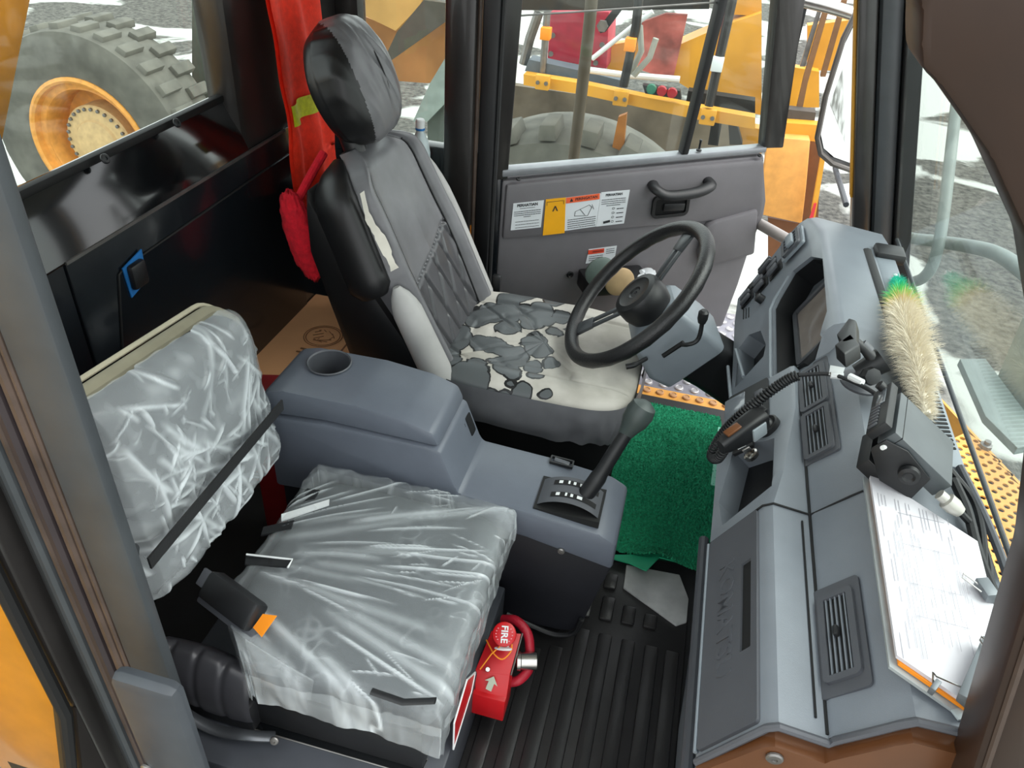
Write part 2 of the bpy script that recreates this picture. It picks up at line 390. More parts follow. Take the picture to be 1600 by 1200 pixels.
t1 = struct('trim_1', B().b2((-1.26, 1.80, .95), (-1.16, 2.44, 1.80), .03).b2((-1.26, .60, .95), (-1.17, .80, 1.80), .02).b2((-1.26, .6, 1.72), (-1.18, 2.44, 1.80), .02), PILLAR, 'black rear corner posts and header framing the back window', 'pillar')
w1 = thing('window_1', 'back window with glass looking onto the big wheel', 'window', (-1.215, 1.3, 1.13), kind='structure')
o = obj('pane', B().b2((-.003, -.52, 0), (.003, .52, .6)), GLASS, w1)
o = obj('gasket', B().b2((-.006, -.55, -.012), (.014, .55, .006), .003), DEEP, w1)

# far side wall with quarter window
wf = thing('wall_far', 'dark side wall behind the driver seat with small quarter window', 'wall', (-1.2, 2.42, 0), kind='structure')
obj('wall_panel', B().b2((0, 0, 0), (.60, .06, .86), .01), WALLB, wf)
obj('header', B().b2((0, 0, 1.72), (1.55, .06, 1.80), .01), PILLAR, wf)
obj('pane', B().b2((.12, .02, .86), (.42, .026, 1.72)), GLASS, wf)
obj('corner_post', B().b2((-.02, -.02, .8), (.12, .06, 1.7), .03), PILLAR, wf)

bp = thing('trim_2', 'black door pillar between driver seat and side door', 'pillar', (-.79, 2.36, 0), kind='structure')
obj('post', B().b2((0, 0, 0), (.10, .12, 1.78), .012), PILLAR, bp)
obj('post', B().b2((.112, .02, 0), (.165, .12, 1.78), .008), BLACK, bp)
lab(obj('seal', B().tube([(.106, .02, .0), (.106, .02, 1.75)], .007, 8), SEALB, bp), 'brown rubber door seal')
obj('seal', B().tube([(.170, .04, .0), (.170, .04, 1.75)], .009, 8), RUBBER, bp)
lab(obj('edge_strip', B().b2((.098, .012, .05), (.102, .022, .62)), ORANGE, bp), 'thin orange edge line')

ap = thing('trim_3', 'raked dark windscreen pillar at the far end of the dashboard', 'pillar', (.55, 2.42, .4), kind='structure')
def apx(z): return .554 - .2895 * (z - .715)
def apl(x0, x1, y0, y1, z0=.42, z1=1.8, bev=.01):
    q = lambda dx, z: (apx(z) + dx - .55, y0 - 2.42, z - .4)
    return B().slab([q(x0, z0), q(x1, z0), q(x1, z1), q(x0, z1)], (0, y1 - y0, 0), bev)
obj('post', apl(0, .055, 2.40, 2.50, bev=.012), PILLAR, ap)
obj('post', apl(.055, .118, 2.38, 2.50, bev=.02), PILG, ap)
obj('seal', apl(.118, .165, 2.36, 2.46, bev=.006), DEEP, ap)
lab(obj('edge_strip', apl(-.008, 0, 2.42, 2.45, .9, 1.8, .002), YEL, ap), 'thin yellow outer edge')

w2 = thing('window_2', 'windscreen glass above the dashboard', 'window', (.63, 1.5, .84), kind='structure')
obj('pane', B().slab([(0, -.83, 0), (0, .80, 0), (-.27, .80, .94), (-.27, -.83, .94)], (.006, 0, 0)), GLASS, w2)
obj('gasket', B().tube([(.002, -.83, .0), (.002, .80, 0)], .005, 8), PILG, w2)

# near side: door pillar with seals, raked front pillar and roof corner
np_ = thing('trim_4', 'grey passenger door pillar with rubber seals painted in reflected brown, nearest the camera', 'pillar', (-.70, .64, 0), kind='structure')
obj('post', B().b2((-.05, -.04, 0), (.028, -.018, 1.78), .006), PILG, np_)
obj('jamb', B().b2((-.17, -.03, 0), (-.05, .05, 1.78)), PILLAR, np_)
for x, r, mt in ((-.056, .006, SEALB), (-.070, .010, SEALB), (-.094, .013, mat('dark_seal', '30282a', .5)), (-.114, .007, SEALB), (-.134, .012, PILG), (-.152, .006, RUBBER)):  # the third strip is a dark grey seal
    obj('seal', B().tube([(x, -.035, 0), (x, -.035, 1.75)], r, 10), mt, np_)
nc = thing('latch_cover', 'grey plastic box cover at the foot of the near door pillar', 'cover', (-.64, .53, 0))
obj('cover', B().b2((-.040, -.03, .0), (.072, .004, .70), .016), mat('cover_grey', '3c4045', .45), nc)
screw(nc, (-.03, -.031, .45), (0, -1, 0), .01)

nf = thing('trim_5', 'dark front door pillar in painted reflected brown, curving into the roof corner on the right', 'pillar', (.45, .62, .4), kind='structure')
ed = [(.53, .50), (.468, .852), (.389, 1.209), (.325, 1.40), (.257, 1.52), (.20, 1.585), (.150, 1.628), (.137, 1.636), (.131, 1.65), (.124, 1.672), (.107, 1.69), (-.2, 1.74)]
bk = [(-.2, 1.82), (.36, 1.82), (.42, 1.50), (.50, 1.25), (.575, .90), (.65, .50)]
obj('post', B().slab([(x - .45, -.03, z - .4) for x, z in ed + bk], (0, .07, 0), .006), mat('reflected_brown_black', '2e1d13', .4, var=.15), nf)  # brown of the reflected surroundings put into the dark pillar colour
lab(obj('edge_strip', B().tube([(x - .45 + .012, -.032, z - .4) for x, z in ed[:4]], .004, 6), SEALB, nf), 'brown edge seal')
lab(obj('yellow_band', B().b2((.035, -.034, .60), (.10, -.030, .607)), YEL, nf), 'thin yellow paint line')

wn_ = thing('wall_near', 'yellow painted cab side wall behind the open passenger door', 'wall', (-1.05, .62, 0), kind='structure')
obj('wall_panel', B().b2((-.19, -.02, -.3), (.17, .02, 1.0), .006), mat('cab_yellow', 'd88a1c', .35, coat=.3), wn_)
# ---------------------------------------------------------------- driver door (standing ajar, hinged at the rear)
PHI = 0.51106
dr = thing('door_1', 'grey driver side door standing ajar with two-pane window and warning stickers', 'door', (-.60, 2.42, 0), PHI, kind='structure')
obj('panel', B().slab([(0, 0, .10), (1.00, 0, .10), (1.022, 0, .30), (1.03, 0, .45), (1.052, 0, .60), (1.045, 0, .66), (.995, 0, .80), (.985, 0, .838), (.003, 0, .778)], (0, .06, 0), .012), DOORG, dr)
obj('upper_panel', B().slab([(.012, -.014, .565), (1.03, -.014, .60), (1.03, -.014, .66), (.985, -.014, .81), (.975, -.014, .828), (.015, -.014, .768)], (0, .03, 0), .012), DOORG, dr)
obj('pocket_bulge', B().slab([(0.795, -0.03, 0.46), (0.799, -0.03, 0.579), (0.829, -0.03, 0.598), (1.001, -0.03, 0.639), (1.038, -0.03, 0.45), (0.998, -0.03, 0.441), (0.826, -0.03, 0.409)], (0, .05, 0), .012), DOORG, dr)
obj('sill_strip', B().slab([(.0, -.004, .79), (.985, -.004, .848), (.985, -.004, .868), (.0, -.004, .815)], (0, .05, 0), .005), mat('silver_sill', '8b8e92', .35, .3), dr)
obj('window_frame', B().slab([(-.03, 0, .78), (.022, 0, .78), (.033, 0, 1.30), (.042, 0, 1.62), (.80, 0, 1.62), (.882, 0, 1.35), (.975, 0, .862), (1.055, 0, .862), (.985, 0, 1.35), (.91, 0, 1.70), (-.02, 0, 1.70)], (0, .05, 0), .006), PILLAR, dr)
obj('divider', B().slab([(.650, -.005, .85), (.675, -.005, .85), (.705, -.005, 1.35), (.72, -.005, 1.64), (.69, -.005, 1.64), (.676, -.005, 1.35)], (0, .04, 0), .005), BLACK, dr)
obj('pane', B().slab([(.02, .025, .82), (.66, .025, .85), (.70, .025, 1.64), (.03, .025, 1.64)], (0, .005, 0)), GLASS, dr)
obj('pane', B().slab([(.67, .025, .85), (.98, .025, .865), (.90, .025, 1.3), (.80, .025, 1.64), (.705, .025, 1.64)], (0, .005, 0)), GLASS, dr)
obj('pane_edge', B().tube([(.03, .018, 1.286), (.68, .018, 1.335)], .003, 6), STEEL, dr)
obj('grab_handle', B().tube(smooth_path([(.552, -.005, .752), (.555, -.045, .742), (.60, -.062, .725), (.70, -.062, .732), (.765, -.045, .748), (.768, -.005, .756)], 5), .021, 12, flat=.75), BLACK, dr)
lt_ = obj('latch_bezel', ringplate(B(), frame((.635, -.015, .668), (1, 0, .06), (0, 0, 1)), 0, 0, .145, .085, .02, .012, 0, .012), BLACK, dr)
obj('latch_well', B().box((.635, -.016, .668), (.125, .006, .068), .002), DEEP, dr)
obj('latch_lever', B().box((.648, -.024, .664), (.085, .012, .03), .006), BLACK, dr)
pin = (0.72, -0.0, 0.851)
obj('lock_pin', B().lathe([(.010, -.004), (.010, .0), (.004, .004), (.004, .028), (.006, .032), (.004, .036), (0, .036)], Matrix.Translation((pin[0], .01, .862)), 12), BLACK, dr)
screw(dr, (.055, -.012, .786), (0, -.4, 1), .008, BLACK); screw(dr, (.955, -.012, .842), (0, -.4, 1), .008, BLACK)
kn = (0.285, 0.0, 0.404)
obj('hole_plug', B().lathe([(.012, 0), (.014, .006), (.009, .008), (.006, .003), (0, .003)], frame((kn[0], -.001, kn[2]), (1, 0, 0), (0, 0, 1)), 14), BLACK, dr)
# stickers on the door
def rect_of(p):
    s0 = (p[0][0] + p[3][0]) / 2; s1 = (p[1][0] + p[2][0]) / 2
    return s0, s1, (p[2][2] + p[3][2]) / 2, (p[0][2] + p[1][2]) / 2
def sticker(label, p, material, y=-.0165):
    s = obj('sticker', B().slab([(q[0], y, q[2]) for q in p], (0, .002, 0)), material, dr); lab(s, label)
    s0, s1, z0, z1 = rect_of(p); sk = ((p[1][2] - p[0][2]) + (p[2][2] - p[3][2])) / 2 / (s1 - s0)
    return s, frame(((s0 + s1) / 2, y - .0008, (z0 + z1) / 2), (1, 0, sk), (0, 0, 1)), s1 - s0, z1 - z0
def lines(s, F, w, h, rows, material=BINK, name='printed_lines'):
    b = B()
    for (cx, cy, lw, lh) in rows:
        x = -lw / 2
        while x < lw / 2 - .002:
            q = min(random.uniform(.004, .011), lw / 2 - x); b.box((cx + x + q / 2, cy, 0), (q * .86, lh, .0006), 0, F); x += q
    return obj(name, b, material, s, smooth=False)
s, F, w, h = sticker('white notice sticker headed PERHATIAN', [(0.042, -0.0165, 0.701), (0.151, -0.0165, 0.708), (0.149, -0.0165, 0.608), (0.039, -0.0165, 0.602)], STICK)
text('lettering', 'PERHATIAN', .014, F @ Matrix.Translation((0, h * .40, 0)), BINK, s, bold=.0004)
lines(s, F, w, h, [(0, h * .29, w * .5, .0016)] + [(0, h * (.18 - .07 * k), w * (.88 if k < 3 else .25), .002) for k in range(4)] + [(0, h * (-.2 - .11 * k), w * .8, .0016) for k in range(3)])
s, F, w, h = sticker('yellow warning sticker with a caret mark', [(0.158, -0.017, 0.711), (0.23, -0.017, 0.715), (0.24, -0.017, 0.581), (0.159, -0.017, 0.576)], SYEL, -.017)
text('lettering', '^', .05, F @ Matrix.Translation((0, h * .16, 0)), BINK, s)
b_ = B()
for q in ((0, h * .43, w * .8, .0014), (w * .4, h * .38, .0014, h * .1), (-w * .4, h * .38, .0014, h * .1)): b_.box((q[0], q[1], 0), (q[2], q[3], .0006), 0, F)
obj('border_line', b_, BINK, s, smooth=False)
s, F, w, h = sticker('white sticker with orange PERINGATAN banner and drawing', [(0.23, -0.0165, 0.714), (0.359, -0.0165, 0.725), (0.357, -0.0165, 0.6), (0.239, -0.0165, 0.589)], STICK)
obj('banner', B().box((.002, h * .42, .0002), (w * 1.0, h * .17, .0008), 0, F), SORG, s, smooth=False)
text('lettering', 'PERINGATAN', .0135, F @ Matrix.Translation((w * .12, h * .42, .0008)), BINK, s, bold=.0003)
b_ = B(); b_.slab([F @ Vector((-w*.38, h*.37, .0007)), F @ Vector((-w*.27, h*.37, .0007)), F @ Vector((-w*.325, h*.475, .0007))], F.to_3x3() @ Vector((0, 0, .0004))); obj('warning_triangle', b_, BINK, s, smooth=False)
b_ = B()
for q in (((-.2, .05), (.22, .2)), ((.22, .2), (.30, .12)), ((.30, .12), (.18, -.12)), ((.18, -.12), (-.22, -.08)), ((-.22, -.08), (-.2, .05)), ((-.05, .1), (.1, -.1)), ((.3, .2), (.36, .05))):
    b_.tube([F @ Vector((q[0][0]*w, q[0][1]*h, 0)), F @ Vector((q[1][0]*w, q[1][1]*h, 0))], .0008, 4)
obj('line_drawing', b_, BINK, s)
lines(s, F, w, h, [(0, h * (-.18 - .065 * k), w * .86, .0022) for k in range(5)])
s, F, w, h = sticker('white notice sticker with PERHATIAN heading and small pictograms', [(0.36, -0.0165, 0.728), (0.467, -0.0165, 0.733), (0.465, -0.0165, 0.606), (0.358, -0.0165, 0.599)], STICK)
text('lettering', 'PERHATIAN', .012, F @ Matrix.Translation((0, h * .41, 0)), BINK, s, bold=.0003)
lines(s, F, w, h, [(-.0, h * (.28 - .06 * k), w * (.86 if k < 3 else .5), .002) for k in range(4)] + [(w * .26, h * (-.02 - .13 * k), w * .25, .003) for k in range(4)])
b_ = B(); b_.box((-w * .25, -h * .36, 0), (w * .24, h * .07, .0008), 0, F @ Matrix.Rotation(.15, 4, 'Z'))
for k in range(4): b_.tube([F @ Vector((w * (.02 + .006 * math.cos(a)) + .004 * math.cos(a), h * (.0 - .13 * k) + .004 * math.sin(a), 0)) for a in [2*PI*i/8 for i in range(8)]], .0007, 4, closed=True)
obj('pictogram', b_, BINK, s)
s, F, w, h = sticker('small white sticker with red warning banner low on the door', [(0.348, -0.002, 0.502), (0.458, -0.002, 0.51), (0.457, -0.002, 0.452), (0.343, -0.002, 0.444)], STICK, -.002)
obj('banner', B().box((-w * .2, h * .3, .0002), (w * .56, h * .3, .0008), 0, F), mat('red_orange_print', 'd9482c', .5), s, smooth=False)
text('lettering', 'PERINGATAN', .007, F @ Matrix.Translation((-w * .14, h * .3, .0008)), BINK, s)
lines(s, F, w, h, [(-w * .2, h * (-.02 - .14 * k), w * .5, .0022) for k in range(3)] + [(w * .3, h * (.35 - .14 * k), w * .3, .002) for k in range(3)])
# door pocket with two round discs
pk = (0.363, -0.06, 0.33)
obj('door_pocket', B().b2((pk[0] - .05, -.11, .36), (pk[0] + .20, -.005, .43), .01), BLACK, dr)

# ---------------------------------------------------------------- passenger door, swung wide open behind the near pillar
d2 = thing('door_2', 'open passenger door with tinted glass at lower left', 'door', (-.90, .60, 0), kind='structure')
obj('frame', B().b2((-.02, -.03, .05), (.03, .05, 1.7), .008).slab([(-.02, -.03, .05), (-.02, -.03, .42), (-.02, -.10, .16), (-.02, -.9, .1), (-.02, -.9, .05)], (.05, 0, 0)).b2((-.02, -.95, .05), (.03, -.85, 1.7), .008), PILLAR, d2)
obj('gasket', B().tube([(.02, -.045, 1.6), (.02, -.045, .42), (.02, -.115, .17), (.02, -.84, .12)], .012, 8), DEEP, d2)
obj('pane', B().slab([(.0, -.03, 1.65), (.0, -.03, .40), (.0, -.10, .15), (.0, -.87, .1), (.0, -.87, 1.65)], (.005, 0, 0)), GLASS, d2)
lab(obj('mirror_bracket', B().b2((-.05, -.26, .815), (.005, -.01, .86), .01), BROWN, d2), 'brown bracket behind the glass')

# ================================================================ THINGS IN THE CAB
# ---------------------------------------------------------------- rubber floor mat
fm = thing('floor_mat', 'black ribbed rubber floor mat in the passenger footwell', 'mat', (0, 1.1, 0))
obj('sheet', B().slab([(-.235, -.48, .0), (.245, -.48, 0), (.245, .36, 0), (.20, .46, 0), (-.08, .50, 0), (-.06, .25, 0), (-.09, .19, 0), (-.235, .15, 0)], (0, 0, .012), .003), MATR, fm)
for k, (x, yt) in enumerate(((-.200, .10), (-.140, .12), (-.085, .14), (-.026, .215), (.034, .215), (.096, .215), (.158, .215), (.212, .215))):
    obj('rib', B().b2((x - .018, -.47, .011), (x + .018, yt, .019), .004), MATR, fm)
for x, y0, y1 in ((-.035, .255, .345), (.025, .26, .34), (.085, .265, .325), (.145, .27, .315), (.02, .37, .425), (-.035, .37, .43)):
    obj('tread_pad', B().b2((x - .018, y0, .011), (x + .018, y1, .022), .006), MATR, fm)
obj('glare_plate', B().slab([(.055, .47, .011), (.058, .385, .011), (.215, .30, .011), (.242, .32, .011), (.242, .40, .011), (.21, .48, .011)], (0, 0, .010), .003), mat('glare_grey', 'a9aba9', .35, var=.2), fm)  # plate added for sky glare on the mat, painted as pale grey

# ---------------------------------------------------------------- green carpet
def carpet(u, v):
    x = -.045 + .34 * u; y = 1.60 + .77 * v
    x += .02 * noise.noise((v * 6, 0, 3)) * (u > .5)
    lift = .03 * math.exp(-((u - .55) / .16) ** 2) * math.exp(-(v / .035) ** 2)
    return (x, y, .030 + .010 * noise.noise((x * 260, y * 260, 0)) + .006 * random.random() + lift)
b = B(); b.grid(carpet, 120, 240)
gc = tag(obj('floor_carpet', b, GREEN, ang=180, fix=False), 'bright green tufted carpet mat in front of the driver seat', 'carpet')
b = B(); b.slab([(-0.03, 1.574, 0.025), (0.066, 1.565, 0.03), (0.113, 1.539, 0.045), (0.144, 1.601, 0.045), (0.221, 1.614, 0.03), (0.144, 1.63, 0.03), (0.052, 1.596, 0.03)], (0, 0, .004))
obj('folded_edge', b, GREENB, gc)
b = B(); b.slab([(.278, 1.98, .025), (.315, 1.98, .025), (.330, 2.30, .025), (.290, 2.30, .025)], (0, 0, .012)); lab(obj('backing_edge', b, mat('pale_green_edge', '79c9ad', .6), gc), 'pale green frayed edge')

# ---------------------------------------------------------------- centre console
cc = thing('centre_console', 'blue-grey centre console with cup holder and gear gate between the seats', 'console', (-.42, 1.35, 0))
def cprof(pts, y0, y1): return [(x + .42, y0 - 1.35, z) for x, z in pts], (0, y1 - y0, 0)
bod = [(-.85, .36), (-.85, .585), (-.70, .60), (-.45, .60), (-.415, .595), (-.375, .49), (-.365, .478), (-.19, .470), (-.03, .452), (.012, .43), (.014, .345), (-.20, .385), (-.40, .40)]
p, v = cprof(bod, 1.245, 1.455)
body = obj('body', B().slab(p, v, .010), CONS, cc)
lid = [(-.86, .588), (-.862, .63), (-.845, .655), (-.80, .668), (-.62, .672), (-.50, .660), (-.435, .640), (-.418, .60), (-.70, .603)]
p, v = cprof(lid, 1.250, 1.45)
li = obj('lid', B().slab(p, v, .012), CONS, cc)
cup = (-.745 + .42, 1.385 - 1.35)
cut(li, B().lathe([(0, .55), (.050, .55), (.050, .72), (0, .72)], Matrix.Translation((cup[0], cup[1], 0)), 40))
cut(body, B().lathe([(0, .50), (.050, .50), (.050, .72), (0, .72)], Matrix.Translation((cup[0], cup[1], 0)), 40))
obj('cup_holder', B().lathe([(.0545, .6735), (.052, .676), (.0492, .673), (.0475, .52), (0, .518)], Matrix.Translation((cup[0], cup[1], 0)), 40), DGREY, cc)
p, v = cprof([(-.84, .02), (-.84, .37), (-.40, .40), (-.20, .385), (.012, .345), (-.03, .115), (-.055, .065), (-.09, .055), (-.22, .05)], 1.262, 1.44)
lab(obj('side_panel', B().slab(p, v, .004), mat('navy_black_plastic', '15161c', .5), cc), 'dark lower side panel')
obj('bottom_flange', B().tube(smooth_path([(.19, -.09, .07), (.30, -.095, .045), (.345, -.095, .05), (.375, -.095, .075), (.385, -.095, .13)], 5), .007, 8), BLACK, cc)
sc_ = (-0.111, 1.243, 0.373); screw(cc, (sc_[0] + .42, sc_[1] - 1.35, sc_[2]), (0, -1, 0), .009)
Fp = frame((-.385 + .42, 1.41 - 1.35, .545), (0, -1, 0), (-.36, 0, 1))
obj('socket_plate', plate(B(), Fp, -.012, .004, .030, .055, .004, .008, .016), BLACK, cc)
obj('socket_symbol', B().box((-.012, -.004, .0165), (.011, .016, .001), 0, Fp).box((-.012, .017, .0165), (.012, .003, .001), 0, Fp), WHITE, cc, smooth=False)
obj('groove', B().box((.014, -.005, .0115), (.002, .06, .002), 0, Fp).box((.018, -.04, .0115), (.012, .002, .002), 0, Fp), DEEP, cc)
# gear gate
gx0, gx1, gy0, gy1 = -.192 + .42, -.036 + .42, 1.262 - 1.35, 1.375 - 1.35
gate = obj('gear_gate', B().b2((gx0, gy0, .455), (gx1, gy1, .474)), DEEP, cc)
b = B()
def drum(u, v):
    a = math.radians(-42 + 84 * u); return ((gx0 + gx1) / 2 + .108 * math.sin(a), gy0 + .012 + (gy1 - gy0 - .024) * v, .402 + .098 * math.cos(a))
b.grid(drum, 16, 2); obj('gate_drum', b, DGREY, gate)
for k, yy in enumerate((.030, .072)):
    b = B(); b.grid(lambda u, v: Vector(drum(.2 + .72 * u, 0)) * 1 + Vector((0, yy - .012 + .016 * v, .0012)), 12, 2); obj('gate_slot', b, DEEP, gate)
    for j, uu in enumerate(((.28, .34), (.42, .45), (.5, .54), (.6, .68))):
        b = B(); b.grid(lambda u, v: Vector(drum(uu[0] + (uu[1] - uu[0]) * u, 0)) + Vector((0, yy - .012 + .003 + (.010 if j != 1 else .011) * v, .002)), 3, 2); obj('gate_mark', b, WHITE, gate)
sw = frame(((-0.16, 1.44, 0.476)[0] + .42, (-0.16, 1.44, 0.476)[1] - 1.35, .472), (1, 0, -.05), (0, 1, 0))
so = obj('rocker_switch', ringplate(B(), sw, 0, 0, .060, .026, .003, .004, -.004, .004), BLACK, cc)
obj('rocker', B().box((0, 0, 0), (.040, .014, .008), .002, sw @ rotm(0, .1)), DGREY, so)
lv = tag(obj('gear_lever', B().tube(smooth_path([(-.085, 1.325, .48), (-.060, 1.345, .535), (-.035, 1.37, .60), (-.015, 1.39, .65)], 5), [.020] * 6 + [.017] * 5 + [.016] * 5, 14), BLACK), 'black gear lever with rounded knob rising from the console gate', 'lever')
obj('knob', B().lathe([(0, -.045), (.016, -.042), (.022, -.02), (.030, .0), (.033, .025), (.028, .045), (.012, .055), (0, .056)], frame((-.005, 1.40, .675), (1, 0, -.4), (0, 1, -.3)), 20), mat('knob_dark', '3b4442', .45), lv)

# ---------------------------------------------------------------- passenger seat
ps = thing('passenger_seat', 'passenger seat still wrapped in wrinkled clear plastic film', 'seat', (-.5, .98, 0))
def off(o, p): o.data.transform(Matrix.Translation(-Vector(p))); return o
PO = (-.5, .98, 0)
def cushion(x0, x1, y0, y1, z0, z1, e=4.0, bulge=.0, wob=None):
    def f(u, v):
        a = 2*PI*u; ph = -PI/2 + PI*v
        ca, sa, cp, sp = math.cos(a), math.sin(a), math.cos(ph), math.sin(ph)
        sg = lambda t, q: math.copysign(abs(t) ** q, t)
        x = sg(cp, .26) * sg(ca, 2/e) ; y = sg(cp, .26) * sg(sa, 2/e); z = sg(sp, .5)
        X = (x0+x1)/2 + (x1-x0)/2*x; Y = (y0+y1)/2 + (y1-y0)/2*y; Z = (z0+z1)/2 + (z1-z0)/2*z
        lim = x0 + max(0, .82 - Y) * 1.1
        if X < lim: X = lim + (X - lim) * .12
        if bulge: Z += bulge * (1 - min(1, x*x)) * (1 - min(1, y*y)) * (z > 0)
        return (X, Y, Z)
    return f
b = B(); b.grid(cushion(-.70, -.240, .712, 1.208, .37, .490, 9, .012), 72, 24, wrap=True)
off(obj('seat_cushion', b, FABRIC, ps, ang=180), PO)
rc = random.Random(11)
def crease_set(n, start, aim, lo, hi, spread, w0, w1):
    out = []
    for k in range(n):
        a, b_ = start(), aim(); d = Vector((b_[0] - a[0], b_[1] - a[1])).normalized(); d.rotate(Matrix.Rotation(rc.gauss(0, spread), 2)); L = rc.uniform(lo, hi)
        out.append((a[0], a[1], d.x, d.y, L, rc.uniform(w0, w1), rc.uniform(.4, 1.0), rc.uniform(-1, 1)))
    return out
def crease(sets, x, y):
    m = 0.0
    for ax_, ay_, dx, dy, L, w, amp, cv in sets:
        px, py = x - ax_, y - ay_; t = px * dx + py * dy
        if t < 0 or t > L: continue
        q = t / L; n = -px * dy + py * dx - cv * .05 * L * 4 * q * (1 - q)
        if abs(n) > 3 * w: continue
        v = amp * math.exp(-(n / w) ** 2) * min(1, 5 * q, 4 * (1 - q)); m = max(m, v)
    return m
# fan of long folds from the rear edge, short crinkles along the front edge
SETA = []
def fan(n, r0, r1, l0, l1, w0, w1, a0, a1, sp):
    for k in range(n):
        t = rc.uniform(-1.02, .98); r = rc.uniform(r0, r1); cx_, cy_ = -.86, .90
        d = Vector((math.cos(t), math.sin(t))); p = (cx_ + d.x * r, cy_ + d.y * r); d.rotate(Matrix.Rotation(rc.gauss(0, sp), 2))
        SETA.append((p[0], p[1], d.x, d.y, rc.uniform(l0, l1), rc.uniform(w0, w1), rc.uniform(a0, a1), rc.uniform(-.5, .5)))
fan(26, .16, .40, .18, .45, .006, .013, .22, .55, .05)
fan(34, .18, .55, .10, .30, .0018, .0035, .35, .95, .06)
fan(60, .42, .66, .03, .11, .0010, .0022, .4, .9, .45)
def ridge(x, y, z=0.0):
    return min(1, crease(SETA, x, y) + .35 * max(0, noise.noise((x * 9, y * 9, 15))) * max(0, 1 - abs(noise.noise((x * 30, y * 30, 2))) * 6))
def fold1(t, W, R):
    a = abs(t); sg = 1 if t >= 0 else -1
    if a < W - R: return sg * a, 0.0
    if a < W - R + R * PI / 2: q = (a - W + R) / R; return sg * (W - R + R * math.sin(q)), R * (1 - math.cos(q))
    return sg * W, R + a - (W - R + R * PI / 2)
def film(u, v):
    x, dx = fold1((2*u - 1) * .355, .247, .030); y, dy = fold1((2*v - 1) * .378, .268, .030)
    if dx > .03 and dy > .03: k = min(dx, dy); x *= 1 - .10 * k; y *= 1 - .10 * k
    p = Vector((-.469 + x, .959 + y, .508 + .010 * (1 - (x / .247) ** 2) * (1 - (y / .268) ** 2) - max(dx, dy)))
    if dx > 0.004 or dy > 0.004:
        n = Vector((x if dx >= dy else 0, y if dy > dx else 0, .02)).normalized()
        p += n * (.007 * noise.noise((p.x * 16 + p.z * 4, p.y * 16, p.z * 12)) + .004 * noise.noise((p.x * 50, p.y * 50, p.z * 20)))
        p.z += .014 * noise.noise((p.x * 15, p.y * 15, 4)) * min(1, max(dx, dy) / .1)
    lim = -.716 + max(0, .81 - p.y) * 1.1
    if p.x < lim: p.x = lim + (p.x - lim) * .12
    k = ridge(p.x, p.y, p.z)
    p.z += (.0065 * k + .003 * noise.noise((p.x * 9, p.y * 12, 1))) * (dx < .02 and dy < .02)
    return p
def set_fold(o, fn):
    at_ = o.data.attributes.new('fold', 'FLOAT', 'POINT'); at_.data.foreach_set('value', [fn(v.co) for v in o.data.vertices])
b = B(); b.grid(film, 240, 240)
o = lab(obj('plastic_wrap', b, FILM, ps, ang=180, fix=False), 'wrinkled clear plastic film over the cushion'); set_fold(o, lambda c: min(1, ridge(c.x, c.y, c.z) * .9 + (.22 if c.z < .47 else 0) + .25 * max(0, (c.x + .30) / .08) * (c.z > .44))); off(o, PO)
# backrest
def brp(u, v, grow=0.0, back=False):
    # u across (0 near .. 1 far), v up
    y = .725 + .49 * u; ztop = .972 - .055 * u - .10 * max(0, u - .82) ** 1.5 * 8
    z = .53 - grow + (ztop + grow - .53) * v
    d = (1 - (2*u - 1) ** 6) * (1 - (2*v - 1) ** 8)
    x = -.835 + .055 * d ** .5 - .02 * v
    return Vector((x, y, z))
b = B()
fr_ = [[brp(i/23, j/23) for i in range(24)] for j in range(24)]
rings = []
def bshell(u, v):
    if u < .5: return brp(u * 2, v)
    q = brp(2 - u * 2, v); q.x = -.872 - .02 * v; return q
b.grid(bshell, 64, 32, wrap=True)
b.bm.verts.ensure_lookup_table()
b.bm.faces.new([b.bm.verts[31 * 64 + i] for i in range(64)])
off(obj('backrest', b, FABRIC, ps, ang=60), PO)
tr = [brp(i/30, 1.0) + Vector((-.012, 0, .004)) for i in range(31)]
off(lab(obj('back_edge', B().tube(tr, .014, 10, flat=.9), BEIGE, ps), 'beige padded top edge of the backrest'), PO)
tr2 = [p + Vector((-.018, 0, .012)) for p in tr]
off(obj('edge_piping', B().tube(tr2, .005, 8), mat('cream_piping', 'b9b29a', .6), ps), PO)
SETB = crease_set(46, lambda: (rc.uniform(.72, 1.2), rc.uniform(.60, .97)), lambda: (rc.uniform(.9, 1.25), .45), .06, .26, .35, .0020, .0070)
SETB += crease_set(110, lambda: (rc.uniform(.70, 1.24), rc.uniform(.52, .97)), lambda: (rc.uniform(.7, 1.2), rc.uniform(.5, .9)), .02, .09, 1.4, .0012, .0045)
def bcr(y, z): return min(1, crease(SETB, y, z) + .30 * max(0, noise.noise((y * 12, z * 12, 15))) + .25 * max(0, noise.noise((y * 40, z * 40, 5))))
def bfilm(u, v):
    p = brp(.0 + 1.0 * u, v)
    p.x += .014 + .010 * noise.noise((p.y * 9, p.z * 9, 1)) + .006 * bcr(p.y, p.z); p.z += .012 * v ** 4
    if u > .85: p.y += .03 * (u - .85) / .15 * (1.0 - .4 * v) ; p.x -= .05 * ((u - .85) / .15) ** 2
    if u < .06: p.x -= .03 * ((.06 - u) / .06)
    if v < .3: p.x += .03 * (.3 - v) * (1 + noise.noise((p.y * 14, 0, 0)))
    p.y += .008 * noise.noise((p.z * 20, u * 3, 5)); p.z += .006 * noise.noise((p.y * 24, 3, 5))
    return p
b = B(); b.grid(bfilm, 190, 160)
def bridge(c): return min(1, .26 + bcr(c.y, c.z))
